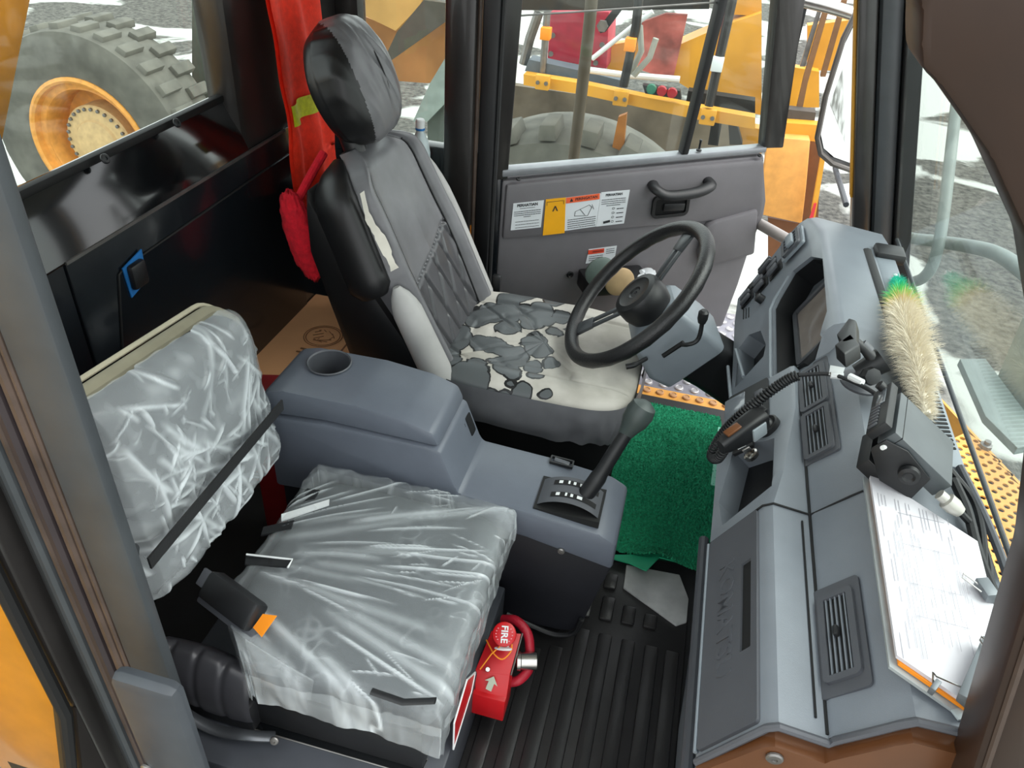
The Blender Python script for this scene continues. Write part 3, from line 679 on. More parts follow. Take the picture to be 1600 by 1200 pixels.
o = lab(obj('plastic_wrap', b, FILM, ps, ang=180, fix=False), 'crinkled clear plastic film over the backrest'); set_fold(o, bridge); off(o, PO)
b = B(); 
s0, s1 = Vector((-0.745, 1.158, 0.711)), Vector((-0.745, 0.699, 0.709))
dv = (s1 - s0).normalized(); pr = Vector((0, dv.z, -dv.y)) * .013
b.slab([s0 + pr, s1 + pr, s1 - pr, s0 - pr], (.004, 0, 0)); off(lab(obj('strap', b, RUBBER, ps), 'black strap slanting across the backrest'), PO)
# straps coming out of the seat gap
for px, lb, mt in ((((-0.708, 1.04, 0.5), (-0.624, 1.103, 0.512), (-0.618, 1.088, 0.512), (-0.699, 1.023, 0.5)), 'white tape strip', WHITE), (((-0.707, 1.061, 0.5), (-0.689, 1.125, 0.505), (-0.657, 1.124, 0.51), (-0.657, 1.098, 0.51)), 'black strap end', BLACK),
                   (((-0.718, 0.913, 0.505), (-0.62, 0.921, 0.515), (-0.618, 0.901, 0.515), (-0.707, 0.888, 0.505)), 'black strap end with white edge', BLACK), (((-0.726, 0.995, 0.5), (-0.668, 1.024, 0.51), (-0.663, 1.0, 0.51), (-0.719, 0.972, 0.5)), 'black strap end', BLACK)):
    off(lab(obj('strap_end', B().slab(px, (0, 0, .004)), mt, ps), lb), PO)
off(obj('strap_edge', B().tube([Vector((-0.714, 0.908, 0.515)), Vector((-0.618, 0.921, 0.519)), Vector((-0.617, 0.899, 0.519))], .0022, 6), WHITE, ps), PO)
off(obj('pedestal', B().b2((-.67, .74, .20), (-.275, 1.19, .335), .01), BLACK, ps), PO)
off(lab(obj('torn_flap', B().slab([(-0.581, 0.69, 0.578), (-0.507, 0.685, 0.542), (-0.459, 0.69, 0.509), (-0.478, 0.7, 0.424), (-0.518, 0.7, 0.415), (-0.538, 0.71, 0.453), (-0.582, 0.7, 0.468), (-0.589, 0.7, 0.504)], (.0, .002, 0)), FILM, ps), 'torn hanging flap of plastic film'), PO)
off(lab(obj('black_tape', B().tube([(-0.351, 0.694, 0.523), (-0.291, 0.69, 0.524), (-0.234, 0.694, 0.549)], .007, 8, flat=.4), BLACK, ps), 'strip of black tape on the film'), PO)
pb = thing('seat_platform', 'dark grey steel box platform under the passenger seat', 'platform', (-.54, .95, 0))
obj('box', B().b2((-.32, -.31, 0), (.305, .29, .20), .006), mat('platform_grey', '3d4046', .45), pb)
q = [(-0.658, 0.767, 0.202), (-0.274, 0.767, 0.202), (-0.278, 0.728, 0.202), (-0.664, 0.725, 0.202)]
lab(obj('recess_dark_strip', B().slab([(p[0] + .54, p[1] - .95, .200) for p in q], (0, 0, .003)), GLOSSB, pb), 'black strip standing for a dark recess')  # black strip painted where the platform has a dark recess
obj('cover_edge', B().tube([(p[0] + .54, p[1] - .95, .203) for p in q], .0018, 6, closed=True), STEEL, pb)
q = [(-0.232, 0.948, 0.261), (-0.232, 0.881, 0.333), (-0.232, 0.799, 0.307), (-0.232, 0.8, 0.207), (-0.232, 0.924, 0.225)]
st = lab(obj('sticker', B().slab([(p[0] + .54, p[1] - .95, p[2]) for p in q], (.002, 0, 0)), RED, pb), 'red sticker with white border')
obj('sticker_edge', B().tube([(p[0] + .542, p[1] - .95, p[2]) for p in q], .002, 6, closed=True), WHITE, st)

# seat belt retractor and buckle beside the passenger seat
sb = thing('belt_retractor', 'black seat belt retractor under a pleated cover beside the passenger seat', 'seat belt', (-.73, .76, .20))
b = B()
def ret(u, v):
    x = -.10 + .20 * v; a = PI * (-.15 + 1.3 * u)
    r = .062 + .012 * math.sin(v * PI) - .004 * (abs(math.sin(v * PI * 3.5)) ** 14) * (u < .55)
    return (x, -.01 - r * math.cos(a) * .62, .11 + r * 1.3 * math.sin(a) - .03 * v)
b.grid(ret, 24, 60); obj('cover', b, mat('satin_black', '3a3a3e', .35), sb, ang=80)
obj('bracket', B().b2((-.10, -.045, .0), (.10, .03, .09), .015), BLACK, sb)
obj('anchor_arm', B().tube(smooth_path([(-.08, -.06, .06), (.02, -.07, .03), (.10, -.07, .045), (.15, -.05, .03)], 5), .012, 10, flat=.5), mat('steel_dark', '55585c', .4, .6), sb)
screw(sb, (.155, -.06, .035), (.2, -1, .5), .009)
bk_ = thing('belt_buckle', 'black seat belt buckle with orange tag lying against the passenger cushion', 'buckle', (-.668, .785, .535))
Fb = frame((0, 0, 0), Vector((-0.589, 0.759, 0.53)) - Vector((-0.717, 0.806, 0.53)), (-.3, .6, .4))
obj('housing', B().box((0, 0, 0), (.135, .056, .040), .009, Fb), BLACK, bk_)
obj('tray', B().box((.0, -.026, -.010), (.155, .034, .018), .005, Fb), DGREY, bk_)
obj('tongue', B().box((-.072, .006, .012), (.026, .034, .008), .002, Fb), DGREY, bk_)
lab(obj('tag', B().slab([Fb @ Vector((.070, -.016, .0)), Fb @ Vector((.096, -.020, .0)), Fb @ Vector((.102, .026, .0)), Fb @ Vector((.074, .014, .0))], Fb.to_3x3() @ Vector((0, 0, .002))), ORANGE, bk_), 'orange fabric tag')

# ---------------------------------------------------------------- fire suppression actuator
fa = thing('fire_actuator', 'red fire suppression actuator with FIRE push knob in front of the passenger seat', 'fire actuator', (-.19, 1.0, 0))
FO = (-.19, 1.0, 0)
lo = [Vector((-0.241, 0.991, 0.2)), Vector((-0.162, 1.003, 0.2)), Vector((-0.159, 0.966, 0.15)), Vector((-0.231, 0.964, 0.15))]
off(obj('bracket', B().slab(lo, (.0, .03, -.03), .002), RED, fa), FO)
up = [Vector((-0.241, 0.991, 0.2)), Vector((-0.162, 1.003, 0.2)), Vector((-0.16, 1.093, 0.235)), Vector((-0.229, 1.08, 0.235))]
off(obj('body', B().slab(up, (.0, .0, -.05), .002), RED, fa), FO)
off(obj('side_edge', B().tube([up[1] + Vector((.002, 0, .001)), up[2] + Vector((.002, 0, .001))], .002, 6), STEEL, fa), FO)
off(obj('mount_arm', B().b2((-.238, .96, .08), (-.16, 1.03, .16), .003), RED, fa), FO)
kc = Vector((-0.192, 1.047, 0.28)); zk = (Vector((0, 0, 1.75)) - kc).normalized()
ek = Vector((.2, -.95, -.25)); ek = (ek - zk * zk.dot(ek)).normalized(); Fk = frame(kc, ek, zk.cross(ek))
kb = off(obj('push_knob', B().lathe([(.012, -.05), (.012, -.012), (.026, -.010), (.0275, -.004), (.0265, .004), (.023, .0062), (0, .0065)], Fk, 28), RED, fa), FO)
tx = text('lettering', 'FIRE', .021, Fk @ Matrix.Translation((0, 0, .0072)), WHITE, kb, bold=.0005); off(tx, FO)
b = B()
for a0, a1 in ((40, 130), (230, 310)):
    for k in range(5):
        a = math.radians(a0 + (a1 - a0) * k / 4); b.box((.0185 * math.cos(a), .0185 * math.sin(a), .0072), (.0022, .003, .0004), 0, Fk)
rp_ = off(obj('rim_print', b, mat('pink_print', 'd98a90', .6), kb, smooth=False), FO); rp_['kind'] = 'stuff'
off(obj('pin_ring', B().tube([Fk @ Vector((.031 + .002 * math.cos(a), .018 * math.sin(a), -.01 + .006 * math.cos(a))) for a in [2*PI*i/16 for i in range(16)]], .0022, 6, closed=True), WHITE, fa), FO)
cl = Vector((-0.137, 1.071, 0.17))
off(obj('hose', B().tube(smooth_path([Vector((-0.217, 1.151, 0.19)), Vector((-0.184, 1.142, 0.21)), Vector((-0.15, 1.122, 0.2)), Vector((-0.135, 1.094, 0.17)), Vector((-0.129, 1.065, 0.15)), Vector((-0.144, 1.037, 0.14)), Vector((-0.164, 1.031, 0.13))], 6), .0115, 12), REDH, fa), FO)
off(obj('hose_fitting', B().lathe([(.016, -.025), (.021, -.022), (.021, .014), (.024, .016), (.024, .024), (.02, .026), (0, .026)], frame(cl, (0, 0, 1), (-.3, 1, 0)), 24), CHROME, fa), FO)
off(obj('stem', B().tube([cl, Vector((-0.171, 1.064, 0.17))], .008, 10), mat('brass', '9a8a5a', .35, .8), fa), FO)
arr = frame((up[0] + up[1]) / 2 * .2 + sum(lo, Vector()) / 4 * .8 + Vector((.0, -.006, .006)), (.9, -.2, 0), (-.1, .6, .5))
off(lab(obj('arrow_mark', B().slab([arr @ Vector(p) for p in ((-.016, .002, .001), (0, .018, .001), (.016, .002, .001), (.007, .004, .001), (.007, -.014, .001), (-.007, -.014, .001), (-.007, .004, .001))], arr.to_3x3() @ Vector((0, 0, .001))), mat('arrow_green_white', 'b9c2ae', .5), fa), 'pale arrow mark'), FO)
for q in ((-0.213, 0.996, 0.21), (-0.183, 1.05, 0.24)): s_ = screw(fa, q, (.2, -.6, 1), .006, CHROME); off(s_, FO)
off(obj('safety_wire', B().tube(smooth_path([Vector((-0.231, 1.042, 0.25)), Vector((-0.205, 1.015, 0.245)), Vector((-0.184, 1.011, 0.24)), Vector((-0.17, 1.029, 0.25)), Vector((-0.172, 1.044, 0.26))], 5), .0016, 6).tube([Vector((-0.228, 0.985, 0.22)), Vector((-0.21, 1.01, 0.25)), Vector((-0.194, 1.031, 0.26))], .0016, 6), ORANGE, fa), FO)

# ---------------------------------------------------------------- driver seat
ds = thing('driver_seat', 'driver seat in cracked black vinyl cover with flaking cream patches', 'seat', (-.32, 1.92, 0))
DO = (-.32, 1.92, 0)
e_v = Vector((-.255, 0, .57)).normalized(); e_n = Vector((e_v.z, 0, -e_v.x)); BO = Vector((-.565, 1.915, .47))
def halfw(v):
    if v < .5: return .232 + .012 * v
    if v < .8: return .238 - .02 * (v - .5) / .3
    t = (v - .8) / .2; return .218 * (1 - .55 * t ** 2.4)
def dback(s, v):
    # s in [0,1): front sweep then back sweep; v height fraction
    H = .635; w = halfw(v)
    top = max(0, (v - .9) / .1)
    if s < .78:
        u = -1 + 2 * s / .78; au = abs(u)
        n = .045 * math.exp(-((au - .86) / .16) ** 2) * (1 - .55 * v) - .035 * max(0, au - .9) / .1
        n += .012 * math.sin(PI * min(1, v * 1.15)) * (1 - au)
        n -= .05 * top ** 2
        if au < .70:
            vq = v * H; uq = u * w; edge = .445 + .085 * u
            if v < edge:
                for sgn in (1, -1):
                    d = (uq * 1.0 + sgn * vq * .36) / .085; d = abs(d - round(d)) * .085
                    n += -.009 * math.exp(-(d / .0055) ** 2) * min(1, (edge - v) * 25)
                n += .003
            n -= .007 * math.exp(-((v - edge) * H / .006) ** 2)
        for su in (-.70, .70): n -= .008 * math.exp(-((u - su) * w / .006) ** 2)
        n += .003 * noise.noise((u * 2.2, v * 4, 1))
        off_ = u
    else:
        u = 1 - 2 * (s - .78) / .22; n = -.115 + .03 * abs(u) ** 3 + .05 * top ** 2; off_ = u
    return BO + Vector((0, 1, 0)) * (w * off_) + e_v * (H * v) + e_n * n
def bsplit(quilt):
    bb = B(); g_ = bb.grid(dback, 200, 170, wrap=True); kill = []
    for j_ in range(169):
        for i_ in range(200):
            s_ = (i_ + .5) / 200; v_ = (j_ + .5) / 169; u_ = -1 + 2 * s_ / .78
            inq = s_ < .78 and abs(u_) < .70 and v_ < .445 + .085 * u_
            if inq != quilt: kill.append(bb.bm.faces[j_ * 200 + i_] if False else (i_, j_))
    bb.bm.faces.ensure_lookup_table(); fl_ = [bb.bm.faces[j_ * 200 + i_] for i_, j_ in kill]
    bmesh.ops.delete(bb.bm, geom=fl_, context='FACES')
    if not quilt: bb.bm.faces.new(g_[-1])
    return bb
off(obj('backrest', bsplit(False), VINYL, ds, ang=70), DO)
off(lab(obj('quilted_panel', bsplit(True), mat('quilted_vinyl', '47474a', .3), ds, ang=70), 'darker diamond-quilted lower panel'), DO)
def bol(su, v0, v1, n0, r0, r1, fl=1.0):
    pts = []
    for k in range(14):
        v = v0 + (v1 - v0) * k / 13; pts.append(BO + Vector((0, su * (halfw(v) + .008), 0)) + e_v * (.635 * v) + e_n * (n0 - .008))
    rr = [(r0 + (r1 - r0) * k / 13) for k in range(14)]; rr[0] *= .7; rr[-1] *= .25; rr[-2] *= .66; rr[-3] *= .88
    return B().tube(pts, rr, 20, flat=fl, up=e_n)
off(lab(obj('side_bolster', bol(-1, -.05, .47, .012, .046, .040), GREYCLOTH, ds), 'pale grey worn side bolster facing the console'), DO)
off(lab(obj('side_bolster', bol(1, -.02, .80, .008, .036, .026), GREYCLOTH, ds), 'pale grey worn side bolster facing the door'), DO)
off(lab(obj('shoulder_bolster', bol(-1, .455, .985, -.062, .040, .040, 1.55), VINYLD, ds), 'glossy black shoulder bolster'), DO)
# flaked tear along the near shoulder
b = B(); tp = [Vector((-0.782, 1.69, 0.984)), Vector((-0.768, 1.69, 0.917)), Vector((-0.737, 1.685, 0.872)), Vector((-0.712, 1.68, 0.825)), Vector((-0.697, 1.68, 0.79))]
wd = [.002, .006, .009, .006, .008]
L = []; R_ = []
for p, w in zip(smooth_path(tp, 5), [wd[min(4, i // 5)] * random.uniform(.6, 1.3) for i in range(21)]):
    L.append(p + Vector((w * .8, .0, w * .3)) + e_n * .012 ); R_.append(p - Vector((w * .8, .0, w * .3)) + e_n * .012 + Vector((0, -.02, 0)))
for i in range(20): b.bm.faces.new([b.bm.verts.new(q) for q in (L[i], L[i+1], R_[i+1], R_[i])])
off(lab(obj('torn_patch', b, mat('cream_backing', 'cfcabf', .85), ds, fix=True), 'cream backing showing through torn vinyl'), DO)
for su in (-.72, .70):
    off(obj('seam', B().tube([dback(.78 * (su + 1) / 2, .03 + .9 * k / 30) + e_n * .004 for k in range(31)], .0028, 6), VINYLD, ds), DO)
# headrest: padded oval with separate dark side panel
Fh = frame((-.885, 1.915, 1.185), (0, 1, 0), e_v * .96 + Vector((.02, 0, 0)))
def head(u, v):
    a = 2*PI*u; ph = -PI/2 + PI*v; sg = lambda t, q: math.copysign(abs(t) ** q, t)
    cp = sg(math.cos(ph), .75)
    x = .150 * cp * sg(math.cos(a), .8); y = .152 * cp * sg(math.sin(a), .85); z = .082 * sg(math.sin(ph), .65)
    k = .005 * noise.noise((x * 18, y * 10, z * 18)) + .004 * (1 - abs(noise.noise((x * 26 + y * 8, y * 7, 3)))) ** 4 * (1 if z > -.02 else 0)
    x *= 1 - .22 * max(0, y / .152) ** 2
    p = Vector((x, y, z)); return Fh @ (p + p.normalized() * k)
hf, hs = B(), B(); iF = Fh.inverted()
def hsplit(keep_side):
    bb = B(); bb.grid(head, 120, 90, wrap=True); kill = []
    for f in bb.bm.faces:
        c = iF @ f.calc_center_median(); side = c.x / .15 + .55 * c.z / .082 < -.28
        if side != keep_side: kill.append(f)
    bmesh.ops.delete(bb.bm, geom=kill, context='FACES'); return bb
off(obj('headrest', hsplit(False), VINYL, ds, ang=180, fix=False), DO)
off(lab(obj('headrest_side', hsplit(True), VINYLD, ds, ang=180, fix=False), 'plain black side panel of the headrest'), DO)
off(obj('headrest_seam', B().tube([Fh @ Vector((.012, .15 * math.sin(a), .080 * math.cos(a) * (1) + .004)) for a in [(-.85 + 1.9 * k / 30) for k in range(31)]], .0022, 6), VINYLD, ds), DO)
off(obj('headrest_post', B().tube([BO + e_v * .58 + Vector((-.06, -.05, 0)), Vector((-.90, 1.87, 1.10))], .03, 12).tube([BO + e_v * .58 + Vector((-.06, .05, 0)), Vector((-.90, 1.97, 1.10))], .03, 12), VINYLD, ds), DO)
# cushion
def dcush(u, v):
    a = 2*PI*u; ph = -PI/2 + PI*v; sg = lambda t, q: math.copysign(abs(t) ** q, t)
    cp = sg(math.cos(ph), .32); x = cp * sg(math.cos(a), .42); y = cp * sg(math.sin(a), .42); z = sg(math.sin(ph), .55)
    X = -.315 + .300 * x; Y = 1.915 + .272 * y; Z = .452 + .052 * z
    if z > .3:
        Z += .016 * math.exp(-((abs(y) - .78) / .2) ** 2) * (1 - .3 * x) + .010 * (x > .5) * (x - .5)
        if abs(y) < .62 and x < .35:
            for sgn in (1, -1):
                d = (X * .8 + sgn * (Y - 1.915)) / .095; d = abs(d - round(d)) * .095; Z -= .006 * math.exp(-(d / .006) ** 2)
        d = abs(x - .36) * .3; Z -= .006 * math.exp(-(d / .005) ** 2) * (abs(y) < .64)
        d = abs(abs(y) - .63) * .27; Z -= .006 * math.exp(-(d / .005) ** 2)
    Z += .003 * noise.noise((X * 14, Y * 14, Z * 9))
    return (X, Y, Z)
b = B(); b.grid(dcush, 220, 120, wrap=True)
o = off(lab(obj('seat_cushion', b, TORN, ds, ang=80), 'quilted cushion with black vinyl flaking off a cream backing'), DO)
# gathered vinyl skirt wrapped round the cushion edge
def skirt(u, v):
    a = -PI * .95 + u * PI * 1.30; sg = lambda t, q: math.copysign(abs(t) ** q, t)
    k = 1.015 + .02 * math.sin(PI * v); x = -.315 + .304 * k * sg(math.cos(a), .42); y = 1.915 + .276 * k * sg(math.sin(a), .42)
    f = .010 * noise.noise((u * 40, v * 2, 0)) * (1 - v) ; z = .375 + .122 * v + .012 * noise.noise((u * 26, 0, 2)) * (1 - v)
    return (x + f * math.cos(a), y + f * math.sin(a), z)
b = B(); b.grid(skirt, 140, 14); off(lab(obj('cushion_skirt', b, mat('grey_vinyl_skirt', '66676a', .38), ds, ang=180), 'grey vinyl skirt gathered under the cushion edge'), DO)
off(obj('suspension_base', B().b2((-.60, 1.70, .03), (-.06, 2.14, .40), .02), DEEP, ds), DO)
off(obj('back_shell', B().slab([(-.60, 1.66, .12), (-.60, 1.66, .50), (-.93, 1.66, .98), (-.93, 1.66, .80), (-.78, 1.66, .30)], (0, .5, 0), .03), VINYLD, ds), DO)
off(obj('belt_buckle', B().box((-.545, 2.215, .50), (.03, .02, .07), .006), BLACK, ds), DO)

# ---------------------------------------------------------------- steering wheel and column
al, be = 0.83402, 0.22919
Rz = Matrix.Rotation(be, 4, 'Z')
e1 = Rz @ Vector((math.cos(al), 0, math.sin(al))); e2 = Rz @ Vector((0, 1, 0))
WC = Vector((-.0738, 1.9185, .719))
Fw = frame(WC, e2 * -1, e1)     # z axis points up towards the driver
if Fw.to_3x3().col[2].z < 0: Fw = frame(WC, e2, e1)
zt = Fw.to_3x3().col[2]
swl = thing('steering_wheel', 'black two-spoke steering wheel with grained rim', 'steering wheel', WC)
SO = WC
b = B(); rim = []
n1, n2 = 72, 14
def rimf(u, v):
    a = 2*PI*u; t = 2*PI*v; r = .2370 + .0205 * math.cos(t); return Fw @ Vector((r * math.cos(a), r * math.sin(a), .0205 * math.sin(t) - .0015 * (math.cos(a * 24) > .6) * (math.sin(t) < -.3)))
b.grid(rimf, n1, n2, wrap=True); bmesh.ops.remove_doubles(b.bm, verts=b.bm.verts, dist=1e-5)
off(obj('rim', b, mat('grained_black', '1d1d1e', .38, bump=.25, bscale=260), swl, ang=180), SO)
off(obj('hub', B().lathe([(.040, -.075), (.066, -.06), (.074, -.03), (.073, .004), (.068, .014), (.052, .018), (.047, .0155), (.020, .0155), (.015, .012), (.006, .012), (.004, .009), (0, .009)], Fw @ Matrix.Translation((0, 0, -.012)), 40), BLACK, swl), SO)
sg2 = 1 if Fw.to_3x3().col[0].dot(e2) > 0 else -1
def spoke(d2, d1, w):
    d = Vector((d2 * sg2, d1, 0)).normalized(); p = Vector((-d.y, d.x, 0)); bb = B()
    for k in (-1, 1): bb.slab([Fw @ (d * q + p * (k * w * s) + Vector((0, 0, -.030 + .12 * max(0, q - .06)))) for q, s in ((.055, .35), (.235, .35), (.235, 1), (.055, .9))], Fw.to_3x3() @ Vector((0, 0, .008)), .001)
    bb.slab([Fw @ (d * q + p * (k * w) + Vector((0, 0, -.030 + .12 * max(0, q - .06)))) for q, k in ((.165, -1.05), (.235, -1.3), (.235, 1.3), (.165, 1.05))], Fw.to_3x3() @ Vector((0, 0, .010)), .001)
    return bb
SPK = mat('spoke_grey', '56595c', .35, .5)
off(obj('spoke', spoke(.0224 + .009, -.1327, .020), SPK, swl), SO)
off(obj('spoke', spoke(.075 + .009, .1727, .020), SPK, swl), SO)
col = thing('steering_column', 'blue-grey steering column cover with black stalk lever', 'steering column', (.06, 1.9, .6))
CO = (.06, 1.9, .6)
Fc = frame(WC - zt * .07, e2 * 1.0, e1)
if Fc.to_3x3().col[2].z < 0: Fc = frame(WC - zt * .07, -e2, e1)
def ring_at(d, w, h, r, cy=0): return [Fc @ Vector((x, y + cy, -d)) for x, y in rrect(w, h, r, 4)]
off(obj('cover', B().loft([ring_at(-.005, .10, .10, .03), ring_at(.012, .165, .150, .025, -.005), ring_at(.03, .185, .175, .02, -.01), ring_at(.13, .200, .215, .02, -.015), ring_at(.19, .195, .200, .02, -.005), ring_at(.20, .17, .17, .03, -.0)]), LGREY, col, ang=25), CO)
off(obj('boot', B().loft([ring_at(.19, .15, .15, .03, .0), ring_at(.27, .14, .15, .03, .02), ring_at(.42, .14, .16, .03, .05)]), BLACK, col), CO)
st0 = Vector((0.071, 1.8, 0.654)); st1 = Vector((0.115, 1.79, 0.69)); st2 = Vector((0.112, 1.79, 0.768))
off(obj('stalk', B().tube(smooth_path([st0, (st0 + st1) / 2 + Vector((0, -.01, -.004)), st1, st2], 5), .006, 10), BLACK, col), CO)
off(obj('stalk_grip', B().tube([st1 * .4 + st2 * .6, st1 * .25 + st2 * .75, st2, st2 + (st2 - st1) * .08], [.010, .0135, .0135, .008], 14), BLACK, col), CO)
off(obj('stalk_slot', B().tube([Vector((0.035, 1.8, 0.608)), Vector((0.08, 1.8, 0.662))], .007, 8), DEEP, col), CO)
off(obj('tilt_lever', B().tube(smooth_path([Vector((-0.008, 1.83, 0.57)), Vector((-0.035, 1.79, 0.569)), Vector((-0.058, 1.78, 0.563))], 4), [.006] * 4 + [.008] * 5, 10), BLACK, col), CO)

# ---------------------------------------------------------------- dashboard
da = thing('dashboard', 'grey moulded dashboard with instrument hood, air vents and glove box', 'dashboard', (.4, 1.5, 0))
AO = (.4, 1.5, 0)
pas = [(.245, .02), (.222, .45), (.186, .643), (.256, .772), (.270, .782), (.338, .774), (.343, .784), (.388, .836), (.402, .853), (.418, .868), (.58, .872), (.62, .80), (.62, .02)]
cen = [(.260, .02), (.230, .45), (.190, .645), (.312, .782), (.322, .786), (.338, .774), (.343, .784), (.388, .836), (.402, .860), (.418, .876), (.58, .876), (.62, .80), (.62, .02)]
cn2 = [(.275, .02), (.250, .45), (.208, .660), (.316, .784), (.325, .789), (.338, .780), (.345, .792), (.388, .842), (.400, .868), (.418, .886), (.58, .878), (.62, .80), (.62, .02)]
drv = [(.40, .02), (.30, .42), (.228, .575), (.300, .735), (.315, .770), (.330, .802), (.345, .835), (.365, .875), (.382, .898), (.405, .908), (.58, .880), (.62, .80), (.62, .02)]
far = [(.42, .02), (.32, .42), (.235, .575), (.300, .735), (.313, .770), (.325, .802), (.338, .832), (.350, .855), (.366, .872), (.390, .880), (.58, .86), (.62, .80), (.62, .02)]
st_ = [(.665, pas), (1.10, pas), (1.20, [tuple(.6 * a + .4 * b for a, b in zip(p, q)) for p, q in zip(pas, cen)]), (1.42, cen), (1.58, cn2), (1.605, drv), (2.12, drv), (2.27, far)]
b = B(); b.loft([[(x, y, z) for x, z in p] for y, p in st_])
db = obj('body', b, GREY, da, ang=28)
# instrument recess
Fi = frame((.225, 0, .57), (0, -1, 0), (.426, 0, .905))
cb_ = B(); op = [(-1.975, .195), (-2.035, .262), (-2.01, .33), (-1.95, .362), (-1.68, .352), (-1.60, .325), (-1.572, .262), (-1.60, .18), (-1.63, .172), (-1.95, .178)]
cb_.slab([Fi @ Vector((x, y, -.075)) for x, y in op], Fi.to_3x3() @ Vector((0, 0, .14)))
cut(db, cb_)
# pocket and driver cubby recess
Fs = frame((.186, 0, .643), (0, -1, 0), (.67, 0, .74))
cb_ = B(); cb_.slab([Fs @ Vector((x, y, -.07)) for x, y in ((-1.37, .045), (-1.36, .10), (-1.335, .15), (-1.16, .155), (-1.14, .03), (-1.22, .015))], Fs.to_3x3() @ Vector((0, 0, .12)))
cut(db, cb_)
cb_ = B(); cb_.slab([Fi @ Vector((x, y, -.10)) for x, y in ((-1.93, .03), (-1.945, .075), (-1.90, .125), (-1.80, .145), (-1.755, .135), (-1.745, .02))], Fi.to_3x3() @ Vector((0, 0, .14)))
cut(db, cb_)
off(db, AO)
off(lab(obj('pocket_dark_plate', plate(B(), Fs, -1.255, .085, .235, .145, .02, -.068, -.060), BLACK, da), 'black plate added to darken the dashboard pocket'), AO)  # black plate added so the pocket recess looks dark
off(lab(obj('cubby_dark_plate', plate(B(), Fi, -1.845, .082, .20, .125, .02, -.098, -.055), BLACK, da), 'black plate added to darken the driver cubby'), AO)  # black plate added at the back to make the cubby dark
# instrument panel inside the hood
ip = off(obj('instrument_panel', B().slab([Fi @ Vector((x * .985 - .026, y, -.072)) for x, y in op], Fi.to_3x3() @ Vector((0, 0, .004))), SCREEN, da), AO)
off(obj('display', plate(B(), Fi, -1.83, .265, .24, .13, .012, -.068, -.060), mat('display_glass', '8a8078', .08, coat=.5), ip), AO)
off(obj('display_bezel', ringplate(B(), Fi, -1.83, .265, .27, .155, .016, .014, -.068, -.054), DGREY, ip), AO)
b = B(); r0_ = [b.bm.verts.new(Fi @ Vector((x, y, -.070))) for x, y in op]; cx_, cy_ = -1.80, .268
r0_ = []; r1_ = []
for x, y in op:
    q = Vector((cx_ + (x - cx_) * .988, cy_ + (y - cy_) * .975, 0)); r0_.append(b.bm.verts.new(Fi @ (q + Vector((0, 0, -.071))))); r1_.append(b.bm.verts.new(Fi @ (q + Vector((0, 0, -.006)))))
for k in range(len(op)): b.bm.faces.new((r0_[k], r0_[(k+1) % len(op)], r1_[(k+1) % len(op)], r1_[k]))
bmesh.ops.delete(b.bm, geom=[v for v in b.bm.verts if not v.link_faces], context='VERTS')
off(lab(obj('hood_dark_wall', b, BLACK, da), 'black inner wall added to darken the instrument hood'), AO)  # black wall added to darken the inside of the hood
off(obj('hood_lip', B().tube([Fi @ Vector((x, y, .002)) for x, y in [(-1.60, .165), (-1.63, .160), (-1.95, .166), (-1.985, .186), (-2.03, .245)]], .006, 8), LGREY, da), AO)
# vents
def vent(F, cx, cy, w, h, nsl, along='x', split=False):
    v = off(obj('vent', ringplate(B(), F, cx, cy, w, h, .010, .011, -.004, .010), DGREY, da), AO)
    off(obj('vent_well', B().box((cx, cy, .0035), (w - .016, h - .016, .003), 0, F), DEEP, v), AO)
    for k in range(nsl):
        t = (k + .5) / nsl - .5
        bb = B()
        if along == 'x': bb.box((cx, cy + t * (h - .022), .006), (w - .022, .0022, .005), 0, F)
        else: bb.box((cx + t * (w - .022), cy, .006), (.0022, h - .022, .005), 0, F)
        off(obj('slat', bb, GREY, v), AO)
    off(obj('vent_tab', B().box((cx, cy, .013), (.018, .009, .010), .003, F), BLACK, v), AO)
Fv = frame((.338, 0, .774), (0, -1, 0), (.61, 0, .79))
off(obj('vent_panel', plate(B(), Fv, -1.405, .036, .335, .082, .006, .0, .004), DGREY, da), AO)
vent(Fv, -1.480, .036, .150, .066, 5); vent(Fv, -1.322, .036, .150, .066, 5)
off(obj('vent_panel', plate(B(), Fv, -.822, .036, .200, .082, .008, .0, .004), DGREY, da), AO)
vent(Fv, -.822, .036, .160, .062, 5)
Ff = frame((.33, 0, .81), (0, -1, 0), (.44, 0, .9))
off(obj('vent_panel', plate(B(), Ff, -2.165, .020, .115, .085, .008, .004, .012), LGREY, da), AO)
Ff2 = Ff @ Matrix.Translation((0, 0, .010))
vent(Ff2, -2.165, .020, .098, .070, 4, 'y')
off(obj('vent_drum', B().box((-2.155, .026, .016), (.062, .026, .012), .004, Ff2), LGREY, da), AO)
# passenger glove box door with raised lettering
Fg = frame((.186, 0, .643), (0, -1, 0), (.476, 0, .88))
gb = obj('glove_box_door', plate(B(), Fg, -.885, .071, .43, .128, .006, -.002, .006), DGREY, da)
cut(gb, plate(B(), Fg, -.895, .109, .185, .024, .002, -.01, .02)); off(gb, AO)
off(obj('handle_well', plate(B(), Fg, -.895, .109, .192, .030, .002, -.001, .0012), DEEP, gb), AO)
off(lab(text('lettering', 'KOMATSU', .052, Fg @ Matrix.Translation((-.895, .058, .006)), DGREY, gb, depth=.0016, bold=.0008), 'raised maker lettering'), AO)
off(obj('door_edge', B().tube([Fg @ Vector((-1.10, .002, .004)), Fg @ Vector((-.67, .002, .004))], .0035, 8), LGREY, gb), AO)
off(obj('seam', B().tube([(.184, 1.103, .644), (.254, 1.103, .773), (.271, 1.103, .784), (.338, 1.103, .776), (.388, 1.103, .838), (.404, 1.103, .856)], .0022, 6), DEEP, da), AO)
